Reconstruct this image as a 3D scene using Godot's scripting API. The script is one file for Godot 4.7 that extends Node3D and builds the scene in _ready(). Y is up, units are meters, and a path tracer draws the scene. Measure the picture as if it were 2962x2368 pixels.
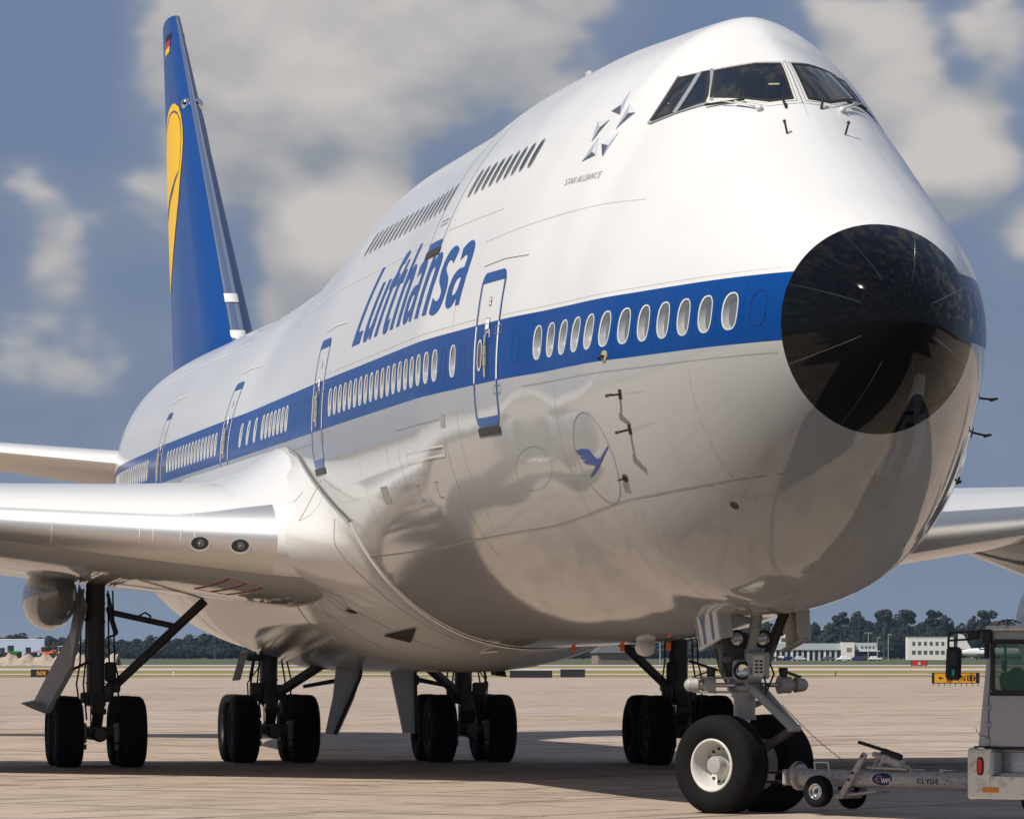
extends Node3D

# ---- fuselage tables: stations along the body (x forward of the nose gear), crown, keel, half width, height of the widest point, roundness above and below
const K = [7.720, 7.500, 7.100, 6.600, 5.500, 4.500, 3.500, 2.500, 1.500, 0.500, -1.000, -3.000, -6.000, -10.000, -15.000, -20.000, -24.000, -27.000, -30.000, -33.000, -36.000, -40.000, -46.000, -52.000, -58.000, -64.000]
const TAB = [
	[5.711, 6.066, 6.468, 6.872, 7.420, 7.907, 8.422, 9.113, 9.594, 9.975, 10.020, 10.075, 10.078, 10.010, 10.010, 9.745, 9.350, 9.011, 8.847, 8.787, 8.861, 8.884, 8.925, 8.923, 8.749, 8.296],
	[5.639, 5.218, 4.809, 4.400, 3.739, 3.227, 2.828, 2.568, 2.488, 2.463, 2.363, 2.241, 2.160, 2.130, 2.100, 2.077, 2.068, 2.059, 2.053, 2.050, 2.048, 2.048, 2.298, 3.199, 4.299, 5.300],
	[0.025, 0.415, 0.837, 1.172, 1.625, 1.899, 2.149, 2.401, 2.522, 2.618, 2.842, 3.018, 3.195, 3.198, 3.195, 3.191, 3.191, 3.195, 3.198, 3.200, 3.200, 3.141, 3.041, 2.595, 1.888, 1.107],
	[5.670, 5.686, 5.701, 5.710, 5.687, 5.651, 5.609, 5.563, 5.553, 5.546, 5.566, 5.580, 5.580, 5.580, 5.580, 5.580, 5.580, 5.580, 5.580, 5.580, 5.580, 5.580, 5.664, 5.872, 6.218, 6.610],
	[2.018, 2.033, 2.041, 2.022, 1.960, 1.888, 1.771, 1.605, 1.602, 1.762, 1.922, 2.008, 2.020, 1.949, 1.948, 1.754, 1.671, 1.878, 2.002, 2.039, 2.039, 2.052, 2.089, 2.146, 2.117, 2.062],
	[1.996, 1.991, 1.987, 1.989, 2.009, 2.042, 2.072, 2.081, 2.055, 2.030, 2.017, 2.014, 2.017, 2.027, 2.037, 2.025, 2.010, 1.999, 1.996, 1.997, 1.998, 1.999, 1.999, 1.999, 1.999, 2.000]]
const Z0 = 0.117          # the aircraft's centre plane
const RIM = 6.70          # where the radome meets the skin
const SLO = 5.50          # lower and upper edge of the blue stripe
const SHI = 6.275
const NEARF = 0.5
var slopes = []
var M = {}
var rng = RandomNumberGenerator.new()
var names = {}
var plane: Node3D

# ================================================================ mesh builder
class B:
	var v = PackedVector3Array()
	var n = PackedVector3Array()
	var uv = PackedVector2Array()
	var ix = PackedInt32Array()
	func tri_i(a, b, c):
		var nn = n[a] + n[b] + n[c]
		if (v[b] - v[a]).cross(v[c] - v[a]).dot(nn) > 0.0:
			ix.append(a); ix.append(c); ix.append(b)
		else:
			ix.append(a); ix.append(b); ix.append(c)
	func pt(p, nn, u = Vector2.ZERO):
		v.append(p); n.append(nn); uv.append(u)
		return v.size() - 1
	func tri(a, b, c, nn = Vector3.ZERO):
		if nn == Vector3.ZERO:
			nn = (c - a).cross(b - a).normalized()
		var i = pt(a, nn, Vector2(a.x, a.z)); pt(b, nn, Vector2(b.x, b.z)); pt(c, nn, Vector2(c.x, c.z))
		tri_i(i, i + 1, i + 2)
	func quad(a, b, c, d, nn = Vector3.ZERO):
		tri(a, b, c, nn); tri(a, c, d, nn)
	# rows of points; normals by differences; flip turns them round
	func grid(P, wrap = false, flip = false, N = null):
		var R = P.size(); var C = P[0].size(); var base = v.size()
		for i in R:
			for j in C:
				var nn
				if N != null:
					nn = N[i][j]
				else:
					var a = P[mini(i + 1, R - 1)][j] - P[maxi(i - 1, 0)][j]
					var j1 = (j + 1) % C if wrap else mini(j + 1, C - 1)
					var j0 = (j + C - 1) % C if wrap else maxi(j - 1, 0)
					var b = P[i][j1] - P[i][j0]
					nn = a.cross(b).normalized()
					if nn == Vector3.ZERO:
						var i2 = i + 1 if i == 0 else i - 1
						nn = ((P[i2][j] - P[i][j]) if i == 0 else (P[i][j] - P[i2][j])).cross(P[i2][j1] - P[i2][j0]).normalized()
					if flip: nn = -nn
				pt(P[i][j], nn, Vector2(float(j) / C * 4.0, float(i) / R * 4.0))
		for i in R - 1:
			for j in (C if wrap else C - 1):
				var j1 = (j + 1) % C
				var a = base + i * C + j; var b = base + i * C + j1; var c = base + (i + 1) * C + j1; var d = base + (i + 1) * C + j
				tri_i(a, b, c); tri_i(a, c, d)
	func fan(ring, centre, nn):
		var c = pt(centre, nn)
		var f = v.size()
		for p in ring: pt(p, nn)
		for i in ring.size(): tri_i(c, f + i, f + (i + 1) % ring.size())
	func box(xf: Transform3D, s: Vector3, bev = 0.0):
		var h = s / 2.0
		bev = minf(bev, minf(h.x, minf(h.y, h.z)) * 0.9)
		var ax = [Vector3.RIGHT, Vector3.UP, Vector3.BACK]
		for k in 3:
			for sg in [-1.0, 1.0]:
				var k1 = (k + 1) % 3; var k2 = (k + 2) % 3
				var o = ax[k] * h[k] * sg
				var e1 = ax[k1] * (h[k1] - bev); var e2 = ax[k2] * (h[k2] - bev)
				quad(xf * (o - e1 - e2), xf * (o + e1 - e2), xf * (o + e1 + e2), xf * (o - e1 + e2), (xf.basis * (ax[k] * sg)).normalized())
		if bev > 0.0:
			for k in 3:
				var k1 = (k + 1) % 3; var k2 = (k + 2) % 3
				for s1 in [-1.0, 1.0]:
					for s2 in [-1.0, 1.0]:
						var e = ax[k] * (h[k] - bev)
						var p = ax[k1] * h[k1] * s1 + ax[k2] * (h[k2] - bev) * s2
						var q = ax[k1] * (h[k1] - bev) * s1 + ax[k2] * h[k2] * s2
						quad(xf * (p - e), xf * (p + e), xf * (q + e), xf * (q - e), (xf.basis * (ax[k1] * s1 + ax[k2] * s2)).normalized())
			for sx in [-1.0, 1.0]:
				for sy in [-1.0, 1.0]:
					for sz in [-1.0, 1.0]:
						var g = Vector3(sx, sy, sz)
						tri(xf * (g * Vector3(h.x, h.y - bev, h.z - bev)), xf * (g * Vector3(h.x - bev, h.y, h.z - bev)), xf * (g * Vector3(h.x - bev, h.y - bev, h.z)), (xf.basis * g).normalized())
	func bx(c, s, bev = 0.0):
		box(Transform3D(Basis(), c), s, bev)
	static func frame(d):
		d = d.normalized()
		var u = Vector3.UP if absf(d.y) < 0.9 else Vector3.RIGHT
		var x = u.cross(d).normalized()
		return Basis(x, d.cross(x), d)
	# a box laid from a to b
	func bar(a, b, w, hh, bev = 0.0):
		box(Transform3D(B.frame(b - a), (a + b) / 2.0), Vector3(w, hh, (b - a).length()), bev)
	func cyl(a, b, r1, r2 = -1.0, seg = 16, caps = true):
		if r2 < 0.0: r2 = r1
		lathe(a, b - a, [[0.0, r1], [1.0, r2]], seg, caps, (b - a).length())
	# profile of [t, radius] along the axis
	func lathe(o, dir, prof, seg = 24, caps = false, length = 1.0):
		var f = B.frame(dir); var L = length; var d = dir.normalized()
		for i in prof.size() - 1:
			var p = prof[i]; var q = prof[i + 1]
			var sl = Vector2(q[0] - p[0], q[1] - p[1]); var l = Vector2(sl.x * L, sl.y)
			var base = v.size()
			for j in seg + 1:
				var a = TAU * j / seg
				var rr = f.x * cos(a) + f.y * sin(a)
				var nn = (rr * l.x - d * l.y).normalized()
				pt(o + d * p[0] * L + rr * p[1], nn, Vector2(float(j) / seg * 4.0, p[0])); pt(o + d * q[0] * L + rr * q[1], nn, Vector2(float(j) / seg * 4.0, q[0]))
			for j in seg:
				tri_i(base + 2 * j, base + 2 * j + 1, base + 2 * j + 3); tri_i(base + 2 * j, base + 2 * j + 3, base + 2 * j + 2)
		if caps:
			for e in [0, prof.size() - 1]:
				if prof[e][1] > 0.0001:
					var ring = []
					for j in seg:
						var a = TAU * j / seg
						ring.append(o + d * prof[e][0] * L + (f.x * cos(a) + f.y * sin(a)) * prof[e][1])
					fan(ring, o + d * prof[e][0] * L, -d if e == 0 else d)
	# smooth lathe: normals averaged along the profile
	func turn(o, dir, prof, seg = 32):
		var f = B.frame(dir); var d = dir.normalized()
		var P = []; var N = []
		for i in prof.size():
			var a0 = prof[maxi(i - 1, 0)]; var a1 = prof[mini(i + 1, prof.size() - 1)]
			var l = Vector2(a1[0] - a0[0], a1[1] - a0[1])
			var r = []; var nr = []
			for j in seg:
				var a = TAU * j / seg
				var rr = f.x * cos(a) + f.y * sin(a)
				r.append(o + d * prof[i][0] + rr * prof[i][1]); nr.append((rr * l.x - d * l.y).normalized())
			P.append(r); N.append(nr)
		grid(P, true, false, N)
	func tube(path, r, seg = 8):
		for i in path.size() - 1:
			cyl(path[i], path[i + 1], r, r, seg, i == 0 or i == path.size() - 2)
			if i > 0: ball(path[i], r, 8, 5)
	func ball(c, r, seg = 16, rows = 10, sc = Vector3.ONE):
		var P = []; var N = []
		for i in rows + 1:
			var t = PI * i / rows; var a = []; var b = []
			for j in seg:
				var p = Vector3(sin(t) * cos(TAU * j / seg), cos(t), sin(t) * sin(TAU * j / seg))
				a.append(c + p * r * sc); b.append((p / sc).normalized())
			P.append(a); N.append(b)
		grid(P, true, false, N)
	# a flat polygon with thickness: points in 3-D, pushed by the vector th
	func slab(poly, th):
		var nn = Vector3.ZERO
		for i in poly.size(): nn += poly[i].cross(poly[(i + 1) % poly.size()])
		nn = nn.normalized()
		var f = B.frame(nn)
		var q = PackedVector2Array()
		for p in poly: q.append(Vector2(p.dot(f.x), p.dot(f.y)))
		var t = Geometry2D.triangulate_polygon(q)
		var s = signf(nn.dot(th))
		if s == 0.0: s = 1.0
		for i in range(0, t.size(), 3):
			tri(poly[t[i]], poly[t[i + 1]], poly[t[i + 2]], -nn * s)
			tri(poly[t[i]] + th, poly[t[i + 1]] + th, poly[t[i + 2]] + th, nn * s)
		var c = Vector3.ZERO
		for p in poly: c += p
		c /= poly.size()
		var cw = Geometry2D.is_polygon_clockwise(q)
		for i in poly.size():
			var a = poly[i]; var b = poly[(i + 1) % poly.size()]
			var o = (b - a).cross(nn).normalized() * (-1.0 if cw else 1.0)
			quad(a, b, b + th, a + th, o)
	func mesh(mat):
		for i in range(0, ix.size(), 3):
			var p = ix[i]; var q = ix[i + 1]; var r = ix[i + 2]
			if (v[q] - v[p]).cross(v[r] - v[p]).dot(n[p] + n[q] + n[r]) > 0.0:
				ix[i + 1] = r; ix[i + 2] = q
		var a = []
		a.resize(Mesh.ARRAY_MAX)
		a[Mesh.ARRAY_VERTEX] = v; a[Mesh.ARRAY_NORMAL] = n; a[Mesh.ARRAY_TEX_UV] = uv; a[Mesh.ARRAY_INDEX] = ix
		var m = ArrayMesh.new()
		m.add_surface_from_arrays(Mesh.PRIMITIVE_TRIANGLES, a)
		m.surface_set_material(0, mat)
		return m

# ================================================================ scene helpers
func put(called, b, mat, parent = self, at = Vector3.ZERO):
	var o = MeshInstance3D.new()
	o.name = called
	o.mesh = b.mesh(M[mat] if mat is String else mat) if b is B else b
	o.position = at
	parent.add_child(o, true)
	return o

func thing(called, label, category, at = Vector3.ZERO, turn = 0.0, group = ""):
	var o = Node3D.new()
	o.name = numbered(called)
	add_child(o)
	o.position = at
	o.rotation.y = turn
	tag(o, label, category, group)
	return o

func numbered(called):
	var k = names.get(called, -1) + 1
	names[called] = k
	return called if k == 0 else "%s_%03d" % [called, k]

func tag(o, label, category, group = ""):
	o.set_meta("label", label); o.set_meta("category", category)
	if group != "": o.set_meta("group", group)

func lone(called, b, mat, label, category, at = Vector3.ZERO, group = ""):
	var o = put(numbered(called), b, mat, self, at)
	tag(o, label, category, group)
	return o

func ground(called, b, mat, kind = "structure"):
	var o = put(called, b, mat)
	o.set_meta("kind", kind)
	return o

func lin(r, g, b):
	return Color(r, g, b).linear_to_srgb()

func mat(called, col, rough = 0.6, metal = 0.0, spec = 0.5):
	var m = StandardMaterial3D.new()
	m.resource_name = called
	m.albedo_color = col; m.roughness = rough; m.metallic = metal; m.metallic_specular = spec
	m.cull_mode = BaseMaterial3D.CULL_DISABLED
	M[called] = m
	return m

func noise_tex(size, freq, octaves, ramp, sd, normal = 0.0, seamless = true):
	var f = FastNoiseLite.new()
	f.seed = sd; f.frequency = freq; f.fractal_octaves = octaves; f.noise_type = FastNoiseLite.TYPE_SIMPLEX_SMOOTH
	var t = NoiseTexture2D.new()
	t.width = size; t.height = size; t.noise = f; t.seamless = seamless
	if normal > 0.0:
		t.as_normal_map = true; t.bump_strength = normal
	elif ramp != null:
		var g = Gradient.new()
		g.offsets = PackedFloat32Array(ramp[0]); g.colors = PackedColorArray(ramp[1])
		t.color_ramp = g
	return t

# ================================================================ fuselage surface
func prep():
	for V in TAB:
		var m = []
		m.resize(K.size())
		var d = []; var hh = []
		for i in K.size() - 1:
			hh.append(K[i + 1] - K[i]); d.append((V[i + 1] - V[i]) / (K[i + 1] - K[i]))
		m[0] = d[0]; m[-1] = d[-1]
		for i in range(1, K.size() - 1):
			if d[i - 1] * d[i] > 0.0:
				var w1 = 2.0 * hh[i] + hh[i - 1]; var w2 = hh[i] + 2.0 * hh[i - 1]
				m[i] = (w1 + w2) / (w1 / d[i - 1] + w2 / d[i])
			else:
				m[i] = 0.0
		slopes.append(m)

func sec(x):
	x = clampf(x, K[-1], K[0])
	var o = []
	if x > 6.6:
		var u = sqrt(maxf((7.72 - x) / 1.12, 0.0))
		return [5.69 + 1.183 * u, 5.69 - 1.292 * u, 1.172 * pow(u, 1.04), lerpf(5.69, 5.709, u), 2.02, 1.99]
	var i = 0
	while i < K.size() - 2 and x < K[i + 1]: i += 1
	var h = K[i + 1] - K[i]; var t = (x - K[i]) / h
	for j in 6:
		var V = TAB[j]; var s = slopes[j]
		o.append(V[i] * (1 + 2 * t) * (1 - t) * (1 - t) + h * s[i] * t * (1 - t) * (1 - t) + V[i + 1] * t * t * (3 - 2 * t) + h * s[i + 1] * t * t * (t - 1))
	return o

func zof(s, h):
	var up = h > s[3]
	var q = (h - s[3]) / (s[0] - s[3]) if up else (s[3] - h) / (s[3] - s[1])
	if q >= 1.0: return 1.0 - q
	return s[2] * pow(1.0 - pow(q, s[4] if up else s[5]), 1.0 / (s[4] if up else s[5]))

func fz(x, h):
	return zof(sec(x), h)

# point and normal of the skin; side +1 starboard, -1 port; off = metres proud of it
func skin(x, h, off = 0.0, side = 1.0):
	var e = 0.03
	var z = fz(x, h)
	var nn = Vector3(-(fz(x + e, h) - fz(x - e, h)) / (2 * e), -(fz(x, h + e) - fz(x, h - e)) / (2 * e), 1.0).normalized()
	var p = Vector3(x, h, z) + nn * off
	return [Vector3(p.x, p.y, Z0 + p.z * side), Vector3(nn.x, nn.y, nn.z * side)]

# the foremost x at which the skin reaches half width z at height h
func xof(h, z):
	var a = -3.0; var b = 7.72
	for i in 30:
		var m = (a + b) / 2.0
		if fz(m, h) >= absf(z): a = m
		else: b = m
	return a

func nose(h, z, off = 0.0):
	z = z - Z0
	var e = 0.02
	var x = xof(h, z)
	var dh = (xof(h + e, z) - xof(h - e, z)) / (2 * e); var dz = (xof(h, z + e) - xof(h, z - e)) / (2 * e)
	var nn = Vector3(1.0, -dh, -dz).normalized()
	return [Vector3(x, h, z + Z0) + nn * off, nn]

func split(tris, most):
	var out = []
	var todo = tris.duplicate()
	while todo.size() > 0:
		var t = todo.pop_back()
		var l = [t[0].distance_to(t[1]), t[1].distance_to(t[2]), t[2].distance_to(t[0])]
		var k = 0
		if l[1] > l[k]: k = 1
		if l[2] > l[k]: k = 2
		if l[k] <= most:
			out.append(t)
		else:
			var a = t[k]; var b = t[(k + 1) % 3]; var c = t[(k + 2) % 3]
			var m = (a + b) / 2.0
			todo.append([a, m, c]); todo.append([m, b, c])
	return out

func tris_of(poly):
	var q = PackedVector2Array(poly)
	var t = Geometry2D.triangulate_polygon(q)
	var o = []
	for i in range(0, t.size(), 3): o.append([q[t[i]], q[t[i + 1]], q[t[i + 2]]])
	return o

# paint laid on the side of the fuselage: triangles in (x, h)
func lay(b, tris, off = 0.004, side = 1.0, most = 0.3):
	for t in split(tris, most):
		var i = 0; var first = b.v.size()
		for p in t:
			var s = skin(p.x, p.y, off, side)
			b.pt(s[0], s[1], p)
		b.tri_i(first, first + 1, first + 2)

func lay_nose(b, tris, off = 0.004, most = 0.12, mirror = false):
	for t in split(tris, most):
		var first = b.v.size()
		for p in t:
			var s = nose(p.y, p.x, off)
			if mirror:
				s[0].z = 2.0 * Z0 - s[0].z; s[1].z = -s[1].z
			b.pt(s[0], s[1], p)
		b.tri_i(first, first + 1, first + 2)

func line_tris(pts, w, closed = false):
	var o = []
	var n = pts.size()
	for i in (n if closed else n - 1):
		var a = pts[i]; var b = pts[(i + 1) % n]
		var d = (b - a).normalized(); var s = Vector2(-d.y, d.x) * w / 2.0
		var e = d * w * 0.35
		o.append([a - s - e, a + s - e, b + s + e]); o.append([a - s - e, b + s + e, b - s + e])
	return o

func text_tris(txt, bold = true, italic = 0.0, serif = false):
	var f = SystemFont.new()
	f.font_names = PackedStringArray(["Droid Serif" if serif else "Droid Sans"])
	f.font_weight = 700 if bold else 400
	var t = TextMesh.new()
	t.font = f; t.text = txt; t.font_size = 64; t.pixel_size = 0.01; t.depth = 0.0; t.curve_step = 1.0
	var a = t.get_mesh_arrays()
	var o = []
	var V = a[Mesh.ARRAY_VERTEX]; var I = a[Mesh.ARRAY_INDEX]
	var lo = Vector2(1e9, 1e9); var hi = -lo
	for p in V:
		lo = lo.min(Vector2(p.x, p.y)); hi = hi.max(Vector2(p.x, p.y))
	var fix = func(p): return Vector2((p.x - lo.x) / (hi.x - lo.x), (p.y - lo.y) / (hi.y - lo.y))
	if I != null and I.size() > 0:
		for i in range(0, I.size(), 3): o.append([fix.call(V[I[i]]), fix.call(V[I[i + 1]]), fix.call(V[I[i + 2]])])
	else:
		for i in range(0, V.size(), 3): o.append([fix.call(V[i]), fix.call(V[i + 1]), fix.call(V[i + 2])])
	return o

# flat lettering on a plane: origin, right and up vectors give the box of the text
func letters(called, txt, o, r, u, mm, parent, bold = true):
	var b = B.new()
	var nn = r.cross(u).normalized()
	for t in text_tris(txt, bold):
		b.tri(o + r * t[0].x + u * t[0].y, o + r * t[1].x + u * t[1].y, o + r * t[2].x + u * t[2].y, nn)
	return put(called, b, mm, parent)

func _ready():
	# ---------------------------------------------------------------- camera, sky, sun, exposure
	rng.seed = 7
	var cam = Camera3D.new()
	cam.name = "camera"
	cam.projection = Camera3D.PROJECTION_FRUSTUM
	cam.near = NEARF; cam.far = 6000.0
	cam.size = NEARF * 1724.0 / 10004.6
	cam.frustum_offset = Vector2(0.0, NEARF * 0.05315)
	add_child(cam)
	cam.position = Vector3(58.42, 1.8987, 13.9956)
	cam.rotation.y = atan2(cos(0.18539), sin(0.18539))
	cam.current = true
	var we = WorldEnvironment.new()
	we.name = "world_environment"
	var e = Environment.new()
	e.background_mode = Environment.BG_SKY
	e.tonemap_mode = Environment.TONE_MAPPER_LINEAR
	e.tonemap_exposure = 1.0
	e.sky = make_sky()
	e.background_energy_multiplier = 1.0
	e.fog_enabled = true
	e.fog_density = 0.00004
	e.fog_light_color = Color(0.52, 0.60, 0.72)
	e.sdfgi_enabled = true; e.ssao_enabled = true; e.ssil_enabled = true
	we.environment = e
	add_child(we)
	var sun = DirectionalLight3D.new()
	sun.name = "sun"
	sun.light_color = Color(1.0, 0.975, 0.93)
	sun.light_energy = 1.55
	sun.light_angular_distance = 0.5
	sun.shadow_enabled = true
	sun.directional_shadow_max_distance = 400.0
	add_child(sun)
	sun.look_at_from_position(Vector3(28.1, 76.1, 57.4), Vector3.ZERO)
	# ----------------------------------------------------------------
	prep()
	materials()
	make_ground()
	make_airliner()
	make_towbar()
	make_tractor()
	make_signs()
	make_far_buildings()
	make_wood()

func wrap_dir(az, el):
	return Vector3(cos(el) * cos(az), sin(el), cos(el) * sin(az))

var fa = FastNoiseLite.new()
var fb = FastNoiseLite.new()
var fc = FastNoiseLite.new()
# bright heaps of cloud and blue gaps: [azimuth right of the view, elevation, radius, weight], degrees
const HEAPS = [
	[-2.5, 7.2, 1.5, 0.20], [-3.3, 6.4, 1.2, 0.16], [-4.3, 5.4, 0.9, 0.12], [-1.6, 6.2, 1.1, 0.10], [-3.4, 7.7, 0.7, 0.06], [0.3, 7.5, 1.3, 0.12], [1.4, 7.9, 0.9, 0.06], [-1.2, 7.7, 0.8, 0.08],
	[-2.4, 5.2, 0.62, 0.26], [-1.75, 5.3, 0.55, 0.24], [-2.0, 4.6, 0.7, 0.22], [-1.4, 5.0, 0.4, 0.12], [-2.6, 4.5, 0.6, 0.10], [-5.85, 5.9, 0.42, 0.22], [-5.5, 4.9, 0.5, 0.13], [-2.5, 3.4, 0.9, 0.08], [-5.0, 3.9, 0.8, 0.05],
	[4.7, 6.7, 0.9, 0.20], [5.4, 6.4, 0.75, 0.16], [5.6, 5.8, 0.5, 0.24], [4.4, 7.4, 0.8, 0.16], [5.8, 7.5, 0.6, 0.16], [5.1, 5.9, 0.5, 0.18], [6.1, 5.2, 0.35, 0.18], [4.6, 5.7, 0.5, 0.14], [6.2, 4.6, 0.5, 0.06], [3.6, 7.9, 0.6, 0.1],
	[-5.6, 7.2, 0.9, -0.32], [-6.1, 6.6, 0.7, -0.14], [2.3, 7.6, 0.9, -0.16], [5.3, 7.0, 0.35, -0.16], [-0.4, 6.8, 0.7, -0.10], [-3.1, 5.7, 0.5, -0.10], [-4.6, 4.6, 0.7, -0.12], [-1.0, 5.9, 0.5, -0.12], [-3.2, 4.9, 0.5, -0.14], [5.9, 5.4, 0.3, -0.10], [5.3, 5.0, 0.4, -0.12], [-2.3, 5.9, 0.35, -0.16]]

func air(az, el, off, near):
	var d = wrap_dir(az, el)
	var p = d * Vector3(1, 1.5, 1)
	var puff = fc.get_noise_3dv(p * 34.0)
	var n = fa.get_noise_3dv(p * 24.0) * 0.16 + fb.get_noise_3dv(p * 7.0) * (0.14 if near else 0.30) - (puff + 0.62) * 0.20
	if near:
		var a = rad_to_deg(az) + 169.378
		var b = rad_to_deg(el) + off
		var k = 0.0
		for g in HEAPS:
			var q = ((a - g[0]) * (a - g[0]) + (b - g[1]) * (b - g[1])) / (g[2] * g[2])
			if q < 6.0: k += g[3] * exp(-q)
		n += k * 1.15 - 0.05
	return n

func sky_colour(az, el, near):
	var deg = rad_to_deg(el)
	var t = clampf(deg / 90.0, 0.0, 1.0)
	var blue = Vector3(0.178, 0.236, 0.350).lerp(Vector3(0.09, 0.16, 0.36), pow(t, 0.6))
	blue = blue.lerp(Vector3(0.205, 0.262, 0.345), exp(-maxf(deg, 0.0) / 2.2))
	if deg < 0.0: return Vector3(0.18, 0.22, 0.28)
	var n = air(az, el, 0.0, near)
	var up = air(az, el + 0.005, 0.29, near)
	# a thin veil everywhere, heaps with firm edges in it
	var veil = smoothstep(-0.22, 0.20, n) * 0.55
	var heap = smoothstep(-0.01, 0.085, n)
	var low = smoothstep(0.8, 4.6, deg)
	var lit = clampf(0.36 + (n - up) * 2.6 + n * 0.9, 0.0, 1.0)
	var thin = Vector3(0.290, 0.325, 0.385)
	var cloud = Vector3(0.285, 0.310, 0.350).lerp(Vector3(0.60, 0.565, 0.540), lit)
	return blue.lerp(thin, veil * (0.4 + 0.6 * low)).lerp(cloud, heap * low * 0.95)

func make_sky():
	fa.seed = 21; fa.frequency = 1.0; fa.fractal_octaves = 5; fa.fractal_gain = 0.6
	fb.seed = 5; fb.frequency = 1.0; fb.fractal_octaves = 3
	fc.seed = 9; fc.frequency = 1.0; fc.noise_type = FastNoiseLite.TYPE_CELLULAR; fc.cellular_return_type = FastNoiseLite.RETURN_DISTANCE; fc.fractal_octaves = 3; fc.fractal_gain = 0.5; fc.fractal_lacunarity = 2.3
	var W = 4096; var H = 4096
	var lw = 512; var lh = 256
	var low = Image.create(lw, lh, false, Image.FORMAT_RGB8)
	for y in lh:
		var el = PI / 2 - (y + 0.5) / lh * PI
		for x in lw:
			var az = ((x + 0.5) / lw - 0.25) * TAU
			var c = sky_colour(az, el, false)
			low.set_pixel(x, y, Color(c.x, c.y, c.z).linear_to_srgb())
	low.resize(W, H, Image.INTERPOLATE_CUBIC)
	# the part towards the view, at full resolution
	var ac = (-169.378 / 360.0 + 0.25 + 1.0) * W
	for y in range(int(H / 2.0 - 13.0 * H / 180.0), H / 2 + 2):
		var el = PI / 2 - (y + 0.5) / H * PI
		for x in range(int(ac - 10.5 * W / 360.0), int(ac + 10.5 * W / 360.0)):
			var az = ((x + 0.5) / W - 0.25 - 1.0) * TAU
			var c = sky_colour(az, el, true)
			var edge = minf(minf(1.0, (10.5 - absf(rad_to_deg(az) + 169.378)) / 3.0), (13.0 - rad_to_deg(el)) / 3.5)
			var s = Color(c.x, c.y, c.z).linear_to_srgb()
			if edge < 1.0: s = low.get_pixel(x, y).lerp(s, maxf(edge, 0.0))
			low.set_pixel(x, y, s)
	var m = PanoramaSkyMaterial.new()
	m.panorama = ImageTexture.create_from_image(low)
	var s = Sky.new()
	s.sky_material = m
	return s

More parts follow.
